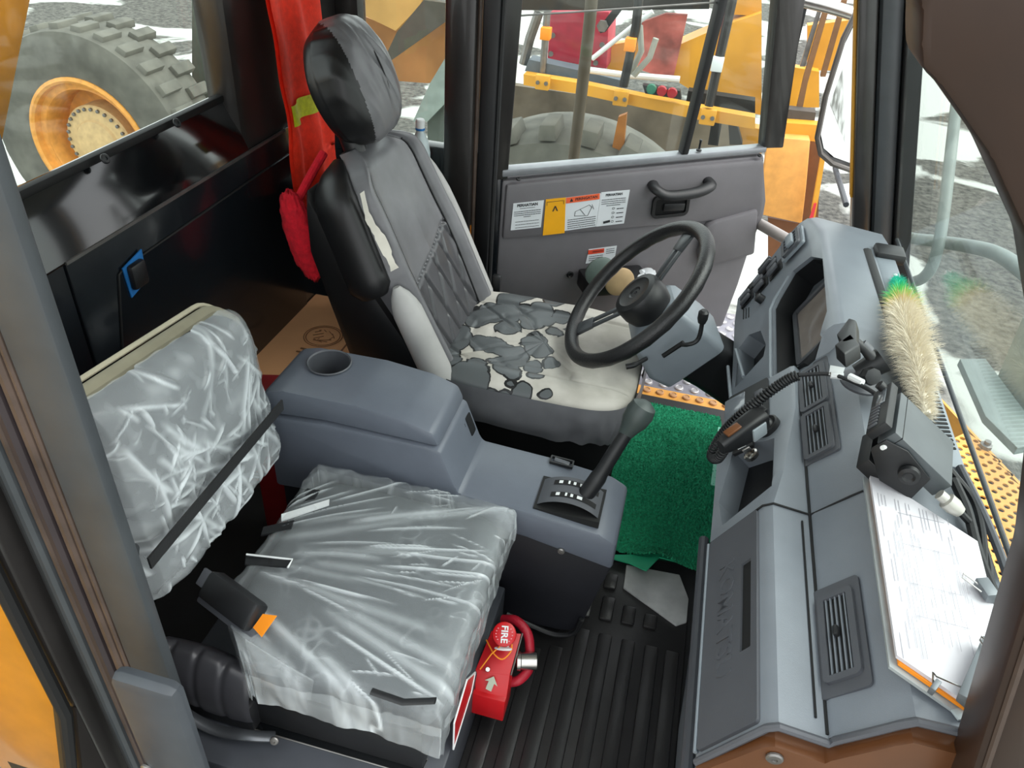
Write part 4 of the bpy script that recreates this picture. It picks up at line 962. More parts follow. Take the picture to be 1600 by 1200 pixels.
off(obj('seam', B().tube([(.337, .67, .7745), (.337, 1.58, .7765)], .0026, 6), DEEP, da), AO)
off(obj('seam', B().tube([(.322, .69, .7775), (.322, 1.08, .7775)], .0018, 6), DEEP, da), AO)
off(obj('lower_rail', B().tube([(.212, .68, .40), (.212, 1.36, .40)], .012, 10), DGREY, da), AO)
# near end cap of the dashboard
off(lab(obj('end_cap', B().slab([(x + (.012 if i < 2 else 0), .64, z - .02 * (i in (3, 4, 5, 6, 7, 8, 9, 10))) for i, (x, z) in enumerate(pas)], (0, .03, 0)), BROWN, da), 'dashboard end panel with an orange reflection put into its brown'), AO)
sc0 = (0.275, 0.638, 0.739); s_ = screw(da, sc0, (0, -1, 0), .012); off(s_, AO)
off(obj('end_lip', B().tube([(x, .657, z + .001) for x, z in pas[2:11]], .006, 8), DGREY, da), AO)
# centre stack controls
cp_ = off(obj('climate_panel', plate(B(), Fs, -1.475, .085, .20, .105, .006, .0, .005), BLACK, da), AO)
for cx, cy in ((-1.45, .045), (-1.42, .045), (-1.45, .095), (-1.42, .095), (-1.49, .115), (-1.525, .115)):
    off(obj('button', B().box((cx, cy, .007), (.020, .022, .006), .002, Fs), DGREY, cp_), AO)
for cx, cy in ((-1.437, .045), (-1.437, .095), (-1.475, .115)): off(obj('button_mark', B().box((cx, cy, .0085), (.004, .014, .004), 0, Fs), WHITE, cp_, smooth=False), AO)
off(obj('display_window', B().box((-1.52, .05, .006), (.085, .055, .002), .001, Fs), SCREEN, cp_), AO)
off(obj('dial', B().lathe([(.028, 0), (.028, .012), (.024, .014), (.018, .010), (.014, .018), (0, .018)], Fs @ Matrix.Translation((-1.385, .135, .0)), 24), BLACK, da), AO)
off(obj('switch_block', B().box((-1.36, .075, .004), (.035, .05, .01), .002, Fs), BLACK, da), AO)
off(obj('switch_light', B().box((-1.35, .075, .0095), (.006, .02, .004), .001, Fs), WHITE, da), AO)
off(obj('key_switch', B().lathe([(.016, 0), (.016, .008), (.012, .010), (.012, .004), (0, .004)], Fs @ Matrix.Translation((-1.315, .095, 0)), 20), CHROME, da), AO)
off(obj('key', B().box((-1.315, .095, .014), (.004, .018, .022), .001, Fs), CHROME, da), AO)
# switch wing at the far end
for (y_, t_, w_, h_) in ((2.150, .135, .066, .055), (2.150, .198, .066, .055), (2.222, .165, .036, .075), (2.165, .070, .055, .055)):
    k_ = off(obj('switch_panel', plate(B(), Fi, -y_, t_, w_, h_, .004, .0, .006), BLACK, da), AO)
    for q in (-.25, .25): off(obj('rocker', B().box((-y_ + q * w_, t_, .009), (w_ * .36, h_ * .75, .010), .003, Fi @ rotm(.05)), DGREY, k_), AO)
off(obj('round_knob', B().lathe([(.014, 0), (.013, .02), (.010, .022), (0, .022)], Fi @ Matrix.Translation((-2.06, .135, 0)), 20), BLACK, da), AO)
off(obj('round_knob', B().lathe([(.018, 0), (.018, .008), (.014, .010), (0, .010)], Fi @ Matrix.Translation((-2.215, .085, 0)), 20), BLACK, da), AO)
for q in range(3): off(obj('groove', B().box((-2.10 + .012 * q, .05 + .012 * q, .0015), (.06, .002, .002), 0, Fi), DEEP, da), AO)
off(obj('cubby_rail', B().tube([Fi @ Vector((-1.93, .022, .004)), Fi @ Vector((-1.745, .06, .004))], .005, 8).tube([Fi @ Vector((-1.88, -.01, .004)), Fi @ Vector((-1.70, .01, .004))], .005, 8), LGREY, da), AO)
# top: rubber step strip and defroster grille
off(obj('rear_strip', B().tube([(.505, 2.06, .892), (.512, 1.75, .892), (.512, 1.25, .885)], .012, 8, flat=.6), RUBBER, da), AO)
dgp = off(obj('defroster_grille', B().b2((.525, 1.18, .872), (.575, 2.04, .890), .004), LGREY, da), AO)
slotm = mesh_of(B().box((0, 0, 0), (.036, .0055, .003), 0, rotm(0, 0, .25)), DEEP)
for k in range(30): inst('grille_slot', slotm, dgp, (.55 - AO[0], 1.23 + .0125 * k - AO[1], .8905))
off(obj('grille_block', B().b2((.525, 2.03, .874), (.60, 2.10, .905), .008), BLACK, da), AO)

# ---------------------------------------------------------------- two-way radio, microphone, phone holder
Fr = Matrix(((0.8362, 0.2132, 0.5053, .456), (-0.1918, 0.9768, -0.0948, 1.14), (-0.5138, -0.0177, 0.8577, .958), (0, 0, 0, 1)))
rl_, rw, rh = .143, .132, .037; rx = Fr.to_3x3().col[0]
ro = thing('two_way_radio', 'black box two-way radio on a bracket atop the dashboard', 'radio', Fr.translation)
RO = Fr.translation.copy()
off(obj('case', B().box((.008, 0, 0), (rl_ - .016, rw, rh), .003, Fr), mat('radio_grey', '4b5053', .4), ro), RO)
off(obj('front_panel', B().box((-rl_ / 2, 0, 0), (.016, rw + .003, rh + .003), .003, Fr), BLACK, ro), RO)
for k in range(7): off(obj('button', B().box((-rl_ / 2 - .009, rw * (-.42 + .075 * k), -.006), (.003, rw * .045, .018), .001, Fr), DGREY, ro), RO)
off(obj('radio_display', B().box((-rl_ / 2 - .0085, rw * .22, .002), (.002, rw * .34, .018), .001, Fr), SCREEN, ro), RO)
off(obj('volume_knob', B().lathe([(.008, 0), (.008, .012), (0, .012)], Fr @ Matrix.Translation((-rl_ / 2 - .008, rw * .43, .004)) @ rotm(0, -PI/2), 16), BLACK, ro), RO)
off(obj('seam', B().box((-rl_ * .28, 0, 0), (.0012, rw + .001, rh + .001), 0, Fr), DEEP, ro), RO)
off(obj('bracket', B().slab([Fr @ Vector(p) for p in ((-.055, -rw / 2 - .003, .0), (-.02, -rw / 2 - .003, .012), (.04, -rw / 2 - .003, .004), (.055, -rw / 2 - .003, -.045), (.0, -rw / 2 - .003, -.06), (-.055, -rw / 2 - .003, -.03))], Fr.to_3x3() @ Vector((0, -.004, 0)), .001).b2((-.04, -rw / 2 - .005, -.050), (.05, rw / 2 + .005, -.046), .001, Fr).b2((-.04, rw / 2 + .002, -.05), (.04, rw / 2 + .006, .005), .001, Fr).b2((-.03, -.05, -.085), (.04, .05, -.05), .002, Fr), BLACK, ro), RO)
off(obj('bracket_knob', B().lathe([(.014, 0), (.017, .005), (.016, .013), (.010, .015), (.006, .012), (0, .012)], frame(Fr @ Vector((.012, -rw / 2 - .007, -.012)), rx, Fr.to_3x3().col[2]), 18), BLACK, ro), RO)
off(obj('side_pin', B().tube([Fr @ Vector((-.045, -rw / 2 - .004, -.010)), Fr @ Vector((-.050, -rw / 2 - .014, -.010))], .004, 10), WHITE, ro), RO)
cn = Vector((0.491, 1.044, 0.93)); ce = Vector((0.528, 1.035, 0.91))
off(lab(obj('antenna_plug', B().tube([cn, cn * .7 + ce * .3, cn * .65 + ce * .35, cn * .3 + ce * .7, ce], [.009, .009, .014, .014, .010], 14), mat('nickel_plug', 'bdbab2', .35, .5), ro), 'nickel antenna plug'), RO)
ac = tag(obj('antenna_cable', B().tube(smooth_path([ce, Vector((0.563, 1.033, 0.88)), Vector((0.564, 0.959, 0.885)), Vector((0.543, 0.854, 0.885))], 6), .006, 8), BLACK), 'black antenna cable running from the radio plug along the dashboard', 'cable')
origin(ac, ce)
for k, (pts, mt) in enumerate(((((0.54, 1.153, 0.9), (0.572, 1.106, 0.885), (0.57, 1.03, 0.885), (0.553, 0.93, 0.885)), BLACK), (((0.565, 1.182, 0.89), (0.581, 1.078, 0.885), (0.586, 0.993, 0.885), (0.583, 0.935, 0.89)), DGREY), (((0.54, 1.128, 0.9), (0.553, 1.064, 0.89), (0.552, 0.967, 0.886), (0.557, 0.887, 0.886)), RUBBER))):
    o = tag(obj('power_cable', B().tube(smooth_path([Vector(p) for p in pts], 6), .006 + .001 * k, 8), mt), ['thin black power cable behind the radio', 'grey cable nearest the windscreen behind the radio', 'rubber sheathed cable between papers and windscreen'][k], 'cable'); origin(o, pts[0])

mi = thing('radio_microphone', 'black hand microphone clipped to the dashboard beside the key switch', 'microphone', (0.21, 1.257, 0.82))
MO = Vector((0.21, 1.257, 0.82))
mx = (Vector((0.239, 1.289, 0.83)) - Vector((0.185, 1.236, 0.8))).normalized()
Fm = frame(MO, mx, (-.5, -.45, .8))
b = B(); b.loft([[Fm @ Vector((d, y, z)) for y, z in rrect(w, h, .01, 4)] for d, w, h in ((-.062, .030, .022), (-.05, .04, .028), (-.01, .054, .036), (.03, .058, .040), (.045, .050, .036))])
off(obj('housing', b, BLACK, mi), MO)
off(lab(obj('grille', B().box((.018, -.004, .020), (.034, .036, .006), .003, Fm), mat('mic_grey', '8d969b', .4), mi), 'pale grey plate on the microphone'), MO)
off(obj('talk_button', B().box((-.03, .026, .0), (.035, .006, .016), .002, Fm), BROWN, mi), MO)
off(obj('clip', B().box((.05, 0, -.01), (.02, .03, .02), .004, Fm), BLACK, mi), MO)
# coiled cord
cpts = smooth_path([Vector((0.337, 1.309, 0.95)), Vector((0.284, 1.317, 0.93)), Vector((0.252, 1.311, 0.9)), Vector((0.219, 1.296, 0.86)), Vector((0.191, 1.286, 0.82)), Vector((0.176, 1.304, 0.76)), Vector((0.168, 1.31, 0.7)), Vector((0.178, 1.277, 0.72)), Vector((0.187, 1.249, 0.79))], 24)
b = B(); b.tube(smooth_path([Vector((0.405, 1.206, 0.985)), Vector((0.38, 1.258, 0.97)), Vector((0.337, 1.309, 0.95)), Vector((0.284, 1.317, 0.93))], 6), .004, 8)
hel = []; N = len(cpts)
start = 24
for i in range(start, N - 1):
    t = (cpts[i+1] - cpts[i]).normalized(); up_ = Vector((0, 0, 1)); s1_ = t.cross(up_).normalized(); s2_ = t.cross(s1_)
    for k in range(3):
        f_ = k / 3; a = (i + f_) * 2 * PI / 3.0; p = cpts[i].lerp(cpts[i+1], f_); hel.append(p + s1_ * (.0085 * math.cos(a)) + s2_ * (.0085 * math.sin(a)))
b2_ = B(); b2_.tube(hel, .0030, 5)
co = thing('coiled_cord', 'black coiled microphone cord draped across the dashboard vents', 'cord', (0.337, 1.309, 0.95))
KO = Vector((0.337, 1.309, 0.95))
off(obj('straight_lead', b, BLACK, co), KO); off(obj('coil', b2_, BLACK, co, ang=180), KO)
for p0, p1 in (((0.336, 1.303, 0.952), (0.358, 1.302, 0.955)), ((0.363, 1.282, 0.97), (0.382, 1.26, 0.975))):
    p0, p1 = Vector(p0), Vector(p1); off(lab(obj('cord_label', B().tube([p0, p1], .0065, 8), WHITE, co), 'white paper label round the cord'), KO)
off(lab(obj('cord_flag', B().slab([Vector((0.336, 1.33, 0.955)), Vector((0.363, 1.331, 0.955)), Vector((0.358, 1.31, 0.95)), Vector((0.333, 1.305, 0.95))], (0, 0, .002)), WHITE, co), 'white label flag'), KO)

ph = thing('phone_holder', 'black clamp phone holder on a ball arm standing on the dashboard', 'phone holder', (0.412, 1.368, 0.905))
HO = Vector((0.412, 1.368, 0.905))
def jaw(pts, vec): return B().slab([Vector(p) for p in pts], vec, .003)
off(obj('jaw', jaw(((0.324, 1.321, 1.03), (0.353, 1.394, 1.03), (0.366, 1.39, 1.03), (0.359, 1.315, 1.03), (0.334, 1.293, 1.03)), (.012, -.008, -.02)), BLACK, ph), HO)
off(obj('jaw', jaw(((0.318, 1.282, 1.03), (0.35, 1.335, 1.03), (0.364, 1.299, 1.03), (0.333, 1.255, 1.03)), (.010, -.006, -.026)), BLACK, ph), HO)
off(obj('arm', B().tube([Vector((0.359, 1.343, 1.01)), Vector((0.385, 1.339, 1.0)), Vector((0.407, 1.332, 0.985))], [.012, .009, .012], 12), BLACK, ph), HO)
off(obj('arm_collar', B().tube([Vector((0.379, 1.345, 1.005)), Vector((0.396, 1.339, 0.995))], .011, 12), DGREY, ph), HO)
off(obj('ball_socket', B().tube([Vector((0.424, 1.338, 0.985)), Vector((0.388, 1.327, 0.95))], [.024, .020], 20), BLACK, ph), HO)
off(obj('clamp_knob', B().lathe([(.016, -.01), (.018, 0), (.016, .010), (.006, .012), (0, .012)], frame(Vector((0.404, 1.304, 0.965)), (1, .3, 0), (0, .5, .8)), 8), BLACK, ph), HO)
off(obj('foot', B().lathe([(.040, 0), (.042, .006), (.034, .012), (.018, .020), (.014, .04), (0, .042)], Matrix.Translation(HO - Vector((0, 0, .0))), 28), DGREY, ph), HO)

# ---------------------------------------------------------------- papers, clipboard and binder clips
pp = [Vector((0.403, 1.11, 0.895)), Vector((0.551, 0.992, 0.895)), Vector((0.547, 0.842, 0.89)), Vector((0.488, 0.68, 0.89)), Vector((0.395, 0.732, 0.895))]
def grow(P, k, dz):
    c = sum(P, Vector()) / len(P); return [c + (p - c) * k + Vector((0, 0, dz)) for p in P]
cbd = tag(obj('clipboard', B().slab([p + Vector((-.004, -.006, -.018)) for p in grow(pp, 1.03, 0)], (0, 0, .005)), mat('clear_board', '9aa0a0', .3)), 'grey clipboard lying under papers on the passenger side of the dashboard', 'clipboard'); origin(cbd, pp[4])
fl = tag(obj('folder', B().slab([p + Vector((.004, -.006, -.012)) for p in pp], (0, 0, .0055)), ORANGE), 'yellow folder showing as a strip under the white papers', 'folder'); origin(fl, pp[4])
pst = tag(obj('paper_stack', B().slab([p + Vector((0, 0, -.006)) for p in pp], (0, 0, .006)), PAPER), 'stack of white printed form papers on the dashboard', 'papers')
ex_ = (pp[4] - pp[0]).normalized(); Fpp = frame(pp[0] + Vector((0, 0, .0002)), ex_, (pp[1] - pp[0]))
b = B()
for k in range(22):
    y = .008 + .0052 * k
    x = .05 + .25 * y
    while x < .34 - .2 * y:
        q = random.uniform(.012, .06)
        if random.random() < .45: b.box((x + q / 2, y, .0001), (q, .0007, .0003), 0, Fpp)
        x += q + .01
for x in (.09, .16, .24, .30): b.box((x, .07, .0001), (.0006, .07, .0003), 0, Fpp)
obj('printed_lines', b, mat('faint_print', 'a5a3ab', .8), pst, smooth=False)
origin(pst, pp[4]); 
for ch in pst.children: ch.data.transform(Matrix.Translation(-Vector(pp[4])))
def clip(name, label, p0, p1, hp, grip):
    p0, p1 = Vector(p0), Vector(p1); c = thing(name, label, 'binder clip', p0, group='binder clips on the papers')
    d = (p1 - p0).normalized(); n = Vector((0, 0, 1)); s = d.cross(n)
    off(obj('clip_body', B().slab([p0 - s * .010 + n * -.010, p0 + s * .010 + n * -.004, p0 + s * .012 + n * .010, p0 - s * .006 + n * .012], p1 - p0, .001), mat('clip_grey', '6f7478', .35, .4), c), p0)
    off(obj('wire_handle', B().tube([Vector(q) for q in hp], .0013, 6), CHROME, c), p0)
    return c
clip('binder_clip', 'grey binder clip with splayed wire handles on the papers edge by the windscreen', (0.533, 0.898, 0.9), (0.543, 0.868, 0.9), ((0.528, 0.886, 0.905), (0.505, 0.898, 0.91), (0.502, 0.889, 0.91), (0.527, 0.874, 0.905)), 0)
clip('binder_clip', 'long grey clip standing up on the near corner of the papers', (0.516, 0.778, 0.905), (0.464, 0.674, 0.905), ((0.506, 0.764, 0.92), (0.499, 0.776, 0.92), (0.496, 0.769, 0.92), (0.5, 0.755, 0.92)), 0)
clip('binder_clip', 'small clip with wire loop at the near papers edge above yellow strip', (0.429, 0.692, 0.9), (0.435, 0.688, 0.9), ((0.429, 0.687, 0.905), (0.43, 0.706, 0.91), (0.433, 0.701, 0.91), (0.472, 0.696, 0.905)), 0)
o = tag(obj('tape_piece', B().box((0, 0, 0), (.022, .014, .004), .001, rotm(0, 0, .5)), mat('grey_tape', 'a6b0b2', .5)), 'small pale tape piece on the dashboard below the papers', 'tape'); o.location = Vector((0.472, 0.68, 0.876)) + Vector((0, 0, .001))

# ---------------------------------------------------------------- feather duster
dp = smooth_path([Vector((0.552, 1.889, 0.9)), Vector((0.535, 1.734, 0.92)), Vector((0.514, 1.538, 0.945)), Vector((0.508, 1.389, 0.945)), Vector((0.504, 1.253, 0.935))], 10)
du = thing('feather_duster', 'fluffy duster fading from teal and green to cream at the windscreen base', 'duster', dp[0])
ax = (dp[-1] - dp[0]).normalized(); Ld = (dp[-1] - dp[0]).length
Fd = frame(dp[0], ax, (0, 0, 1)); du.matrix_world = Fd
DUS = ramp_mat('duster_fibres', [(0, '2fc4ad'), (.13, '35c596'), (.21, '74d97a'), (.28, 'e0c878'), (.34, 'e6dcc6'), (1, 'ded5c2')], 'X', .9, 0, Ld)
b = B(); ms = []
inv = Fd.inverted()
for i in range(11000):
    t = random.random(); k = t * (len(dp) - 1); j = min(int(k), len(dp) - 2); c = inv @ dp[j].lerp(dp[j+1], k - j)
    a = random.uniform(0, 2*PI); r = (.022 + .034 * math.sin(PI * min(1, t * 1.05)) * (t > .16)) * random.uniform(.5, 1.2)
    d = Vector((random.uniform(-.3, .8), math.cos(a), math.sin(a))).normalized(); side = d.cross(Vector((random.random(), random.random(), random.random()))).normalized() * .0009
    v_ = [b.bm.verts.new(q) for q in (c + side, c - side, c + d * r + Vector((0, 0, -.006 * random.random())))]
    b.bm.faces.new(v_)
f_ = obj('fibres', b, DUS, du, smooth=False, fix=False); f_['kind'] = 'stuff'
core = B(); core.tube([inv @ p for p in dp], [.010] * 8 + [.016] * (len(dp) - 16) + [.010] * 8, 12); obj('core', core, DUS, du)
obj('handle', B().tube([inv @ (dp[0] + Vector((-.0, .02, 0))), inv @ dp[0], inv @ dp[5]], .007, 8), WHITE, du)

# ---------------------------------------------------------------- things behind the driver seat
bx = thing('cardboard_box', 'brown cardboard carton with printed round emblem behind the driver seat', 'box', (-.98, 1.83, 0))
obj('carton', B().b2((-.172, -.27, 0), (.20, .262, .405), .004), CARD, bx)
obj('flap_seam', B().b2((.055, -.268, .4045), (.06, .26, .4065)), INK, bx)
em = Vector((-1.009, 1.852, 0.408)) - Vector((-.98, 1.83, 0)); b = B()
for r in (.060, .053): b.tube([em + Vector((r * math.cos(a), r * math.sin(a), 0)) for a in [2*PI*i/32 for i in range(32)]], .0012, 4, closed=True)
for a in range(0, 360, 30): b.tube([em + Vector((.018 * math.cos(math.radians(a)) + .02 * math.cos(math.radians(a * 2)), .03 * math.sin(math.radians(a)), 0)), em + Vector((.034 * math.cos(math.radians(a + 50)), .034 * math.sin(math.radians(a + 40)), 0))], .0012, 4)
obj('printed_emblem', b, INK, bx)
b = B()
for k, p in enumerate(((-1.033, 1.749, 0.407), (-1.0, 1.738, 0.407), (-1.029, 1.769, 0.407))): b.box(Vector(p) - Vector((-.98, 1.83, 0)), (.03, .006, .001), 0, I4)
obj('printed_code', b, INK, bx, smooth=False)
rb = tag(obj('red_box', B().box((0, 0, 0), (.10, .09, .55), .008, rotm(0, 0, .3)), mat('dark_red', '7d0f14', .6)), 'dark red box wedged between console and cardboard carton', 'box'); rb.location = (-.935, 1.40, .277)

# hi-vis vest hanging from the corner post
def vest(u, v):
    y = 1.885 + .26 * u ; z = .80 + .85 * v
    x = -1.07 + .008 * math.sin(u * 13 + v * 2) + .012 * noise.noise((u * 4, v * 5, 0)) - .03 * v
    y += .012 * math.sin(v * 5) - .03 * (v < .3) * (.3 - v) * -1
    if v < .12: z += .05 * (u - .3) ** 2
    return Vector((x, y, z))
vs = thing('safety_vest', 'orange hi-vis mesh vest with yellow reflective band hanging behind the seat', 'vest', (-1.09, 1.98, 1.62))
VO = (-1.09, 1.98, 1.62)
b = B(); g0 = b.grid(vest, 40, 60); g1 = b.grid(lambda u, v: vest(u, v) + Vector((-.012, 0, 0)), 40, 60)
off(obj('cloth', b, VEST, vs, ang=180), VO)
b = B(); b.grid(lambda u, v: vest(-.01 + 1.02 * u, .29 + .065 * v) + Vector((.012, -.003, 0)), 40, 8); off(lab(obj('reflective_band', b, VESTY, vs, ang=180), 'yellow reflective band'), VO)
off(obj('hanger_hook', B().tube(smooth_path([(-1.10, 1.98, 1.62), (-1.11, 1.98, 1.68), (-1.14, 1.98, 1.70), (-1.17, 1.98, 1.68)], 5), .004, 6), STEEL, vs), VO)
def fuzz(u, v):
    a = 2*PI*u; ph = -PI/2 + PI*v; c = Vector((-.985, 1.745, .80)); r = 1 + .12 * noise.noise((math.cos(a) * 6, math.sin(a) * 6, v * 12)) + .03 * random.random()
    l = Vector((.045 * math.cos(ph) * math.cos(a), .035 * math.cos(ph) * math.sin(a), .125 * math.sin(ph))) * r
    l.x += .22 * (-l.z) * .9; return c + l
b = B(); b.grid(fuzz, 48, 60, wrap=True); o = tag(obj('red_fleece_duster', b, FUZZ, ang=180), 'fluffy red fleece bundle hanging behind the driver seat back', 'duster'); origin(o, (-.985, 1.745, .92))
b = B(); b.tube(smooth_path([(-.995, 1.76, .90), (-.97, 1.80, .96), (-.96, 1.86, 1.0)], 5), .012, 10); q = obj('loop', b, FUZZ, o); q.data.transform(Matrix.Translation(-Vector((-.985, 1.745, .92))))
# water bottle
wb_ = thing('water_bottle', 'clear plastic water bottle with white cap behind the driver seat', 'bottle', (-.845, 2.30, .74))
obj('bottle', B().lathe([(.0, 0), (.03, 0), (.032, .01), (.032, .14), (.026, .175), (.013, .205), (.012, .222)], I4, 24), BOTTLE, wb_)
obj('cap', B().lathe([(.0145, .215), (.015, .240), (.012, .244), (0, .244)], I4, 20), WHITE, wb_)
obj('cap_ring', B().lathe([(.0150, .210), (.0155, .214), (.0150, .217)], I4, 20), BLUE, wb_)
struct('trim_6', B().b2((-1.18, 2.22, .70), (-.80, 2.42, .74), .01), BLACK, 'dark sill shelf behind the driver seat under the quarter window', 'shelf')
# two round discs standing in the door pocket
for nm, px, mt, lb, rr in (('round_disc', (-0.233, 2.5, 0.465), mat('grey_green_disc', '5e6c66', .6), 'grey-green round disc standing upright in the door pocket', .058), ('round_disc', (-0.159, 2.5, 0.44), mat('tan_disc', 'b79c74', .7), 'tan round disc leaning in front of the grey-green disc by the door', .055)):
    F_ = frame(Vector(px), (math.cos(PHI), math.sin(PHI), 0), (0, 0, 1))
    o = tag(obj(nm, B().lathe([(0, -.008), (rr * .9, -.008), (rr, -.003), (rr, .004), (rr * .9, .008), (rr * .3, .012), (0, .012)], F_, 32), mt), lb, 'disc'); origin(o, px)
b = B(); pc = Vector((-0.076, 2.6, 0.403))
b.grid(lambda u, v: pc + Vector((.05 * math.cos(2*PI*u) * math.sin(PI*v), .10 * math.sin(2*PI*u) * math.sin(PI*v), .03 * math.cos(PI*v))) * (1 + .35 * noise.noise((u * 9, v * 9, 1))), 24, 14, wrap=True)
o = tag(obj('crumpled_bag', b, STICK, ang=20), 'crumpled white plastic bag behind the steering wheel hub', 'bag'); origin(o, pc)

# ================================================================ OUTSIDE
# ---------------------------------------------------------------- handrails, step plates and mirror of this truck
def rail(label, pts, r, mt=None, nm='handrail'):
    o = tag(obj(nm, B().tube(smooth_path([Vector(p) for p in pts], 6), r, 12), mt or GSTEEL), label, 'handrail'); origin(o, pts[0]); return o
rail('grey bent handrail pipe rising outside the windscreen', ((0.98, 3.624, 1.085), (0.98, 3.399, 0.894), (0.98, 3.115, 0.658), (0.98, 3.001, 0.522), (0.98, 3.023, 0.423), (0.98, 3.174, 0.317), (0.98, 3.364, 0.206)), .022)
rail('grey horizontal guard rail pipe outside the windscreen', ((1.05, 3.938, 0.229), (1.05, 3.604, 0.342), (1.05, 3.226, 0.493), (1.05, 2.83, 0.646), (1.05, 2.63, 0.71), (1.05, 2.43, 0.75), (1.05, 2.224, 0.782)), .025)
rail('pale handrail pipe outside the open driver door', ((0.28, 2.95, 0.565), (0.311, 2.95, 0.557), (0.36, 2.85, 0.575), (0.431, 2.8, 0.566)), .022, mat('pale_rail', 'a39c97', .4))
rail('silver handrail pipe at top beside the windscreen pillar', ((0.273, 4.2, 1.183), (0.38, 4.2, 1.167), (0.5, 4.2, 1.153), (0.621, 4.2, 1.133)), .03, CHROME)
rail('dark brown upright handrail post outside the driver window', ((-0.573, 3.7, 1.296), (-0.557, 3.7, 1.109), (-0.556, 3.7, 0.737), (-0.558, 3.7, 0.428), (-0.559, 3.7, 0.262)), .028, mat('brown_rail', '4d4232', .5), 'handrail_post')
def perf(b, F, nx, ny, pitch, r, th, skip=None, stag=True, raised=0.0):
    rowf = .86 if stag else 1.0
    for j in range(ny):
        for i in range(nx):
            cx, cy = (i + (.5 if (stag and j % 2) else 0)) * pitch, j * pitch * rowf
            h, k = pitch / 2, pitch * rowf / 2
            sq = [(h, 0), (h, k), (0, k), (-h, k), (-h, 0), (-h, -k), (0, -k), (h, -k)]
            if skip and skip(cx, cy): continue
            so = [b.bm.verts.new(F @ Vector((cx + x, cy + y, 0))) for x, y in sq]
            ci = [b.bm.verts.new(F @ Vector((cx + r * math.cos(q * PI/4), cy + r * math.sin(q * PI/4), raised))) for q in range(8)]
            cd = [b.bm.verts.new(F @ Vector((cx + r * .9 * math.cos(q * PI/4), cy + r * .9 * math.sin(q * PI/4), -th))) for q in range(8)]
            for q in range(8):
                w = (q + 1) % 8; b.bm.faces.new((so[q], so[w], ci[w], ci[q])); b.bm.faces.new((ci[q], ci[w], cd[w], cd[q]))
    bmesh.ops.remove_doubles(b.bm, verts=b.bm.verts, dist=.0004)
ys = thing('front_walkway', 'yellow perforated walkway plate outside the windscreen on the right', 'walkway', (.95, 1.5, .30))
wa, wb2 = Vector((0.93, 2.419, 0.3)), Vector((1.117, 1.948, 0.3))
def beyond(x, y):
    P_ = Fy @ Vector((x, y, 0)); X, Y = P_.x + .95, P_.y + 1.5
    return X > 1.32 or X < .84 or Y < .85 or Y > 2.3 or (wb2.x - wa.x) * (Y - wa.y) - (wb2.y - wa.y) * (X - wa.x) > 0
b = B(); Fy = frame((-.10, -.80, 0), (1, 1, 0), (-1, 1, 0)) @ Matrix.Translation((-.2, -.7, 0)); perf(b, Fy, 60, 60, .0275, .0088, .004, beyond, stag=False)
obj('perforated_plate', b, YELS, ys, fix=False)
obj('edge_flange', B().slab([wa - Vector((.95, 1.5, .30)), wb2 - Vector((.95, 1.5, .30)), wb2 - Vector((.95, 1.5, .36)), wa - Vector((.95, 1.5, .36))], (.008, .006, 0)), YELS, ys)
obj('under_tray', B().b2((-.10, -.65, -.08), (.24, .55, -.07)), DEEP, ys)
for q in ((.10, .62, .0), (.20, .36, 0)): obj('bolt', B().lathe([(.018, 0), (.018, .012), (.010, .014), (.010, .025), (0, .025)], Matrix.Translation(q), 8), STEEL, ys)
gp = tag(obj('deflector_plate', B().slab([(1.3, 2.85, 0.405), (1.3, 2.584, 0.444), (1.3, 2.384, 0.316), (1.3, 2.664, 0.093), (1.3, 2.774, 0.001)], (.012, 0, 0), .002), GSTEEL), 'grey steel deflector plate standing outside the windscreen', 'plate'); origin(gp, (1.3, 2.664, 0.093))
gp = tag(obj('support_bracket', B().slab([(1.112, 2.719, 0.26), (1.121, 2.361, 0.26), (1.183, 2.211, 0.26), (1.296, 2.282, 0.26), (1.262, 2.447, 0.26), (1.209, 2.754, 0.26)], (0, 0, -.03), .003), GSTEEL), 'flat grey bracket beside the yellow walkway', 'bracket'); origin(gp, (1.167, 2.569, 0.26))
sg_ = thing('door_step', 'checkered step plate with raised round grips outside the driver door', 'step', (.12, 2.50, -.03))
obj('step_plate', B().b2((-.26, .06, -.02), (.50, .78, 0), .003), mat('grip_plate_grey', '8f8e97', .4, .3), sg_)
lab(obj('front_edge', B().b2((-.26, -.055, -.05), (.50, .06, .002), .002), YELS, sg_), 'yellow painted front strip')
gm = mesh_of(B().lathe([(.019, 0), (.017, .006), (.013, .008), (.011, .006), (0, .006)], I4, 14), mat('worn_grip', 'b0aeb0', .4, .4)); gm2 = mesh_of(B().lathe([(.017, 0), (.015, .006), (.012, .008), (.010, .006), (0, .006)], I4, 14), mat('worn_yellow_grip', 'b98a5c', .5))
for j in range(13):
    for i in range(12):
        x, y = -.23 + .062 * i + (.031 if j % 2 else 0), .09 + .054 * j
        if x < .48: inst('grip', gm, sg_, (x, y, 0))
for j in range(2):
    for i in range(14): inst('grip', gm2, sg_, (-.235 + .052 * i + (.026 if j % 2 else 0), -.025 + .055 * j, .002))
obj('under_plate', B().b2((-.26, -.05, -.07), (.50, .75, -.055)), DEEP, sg_)

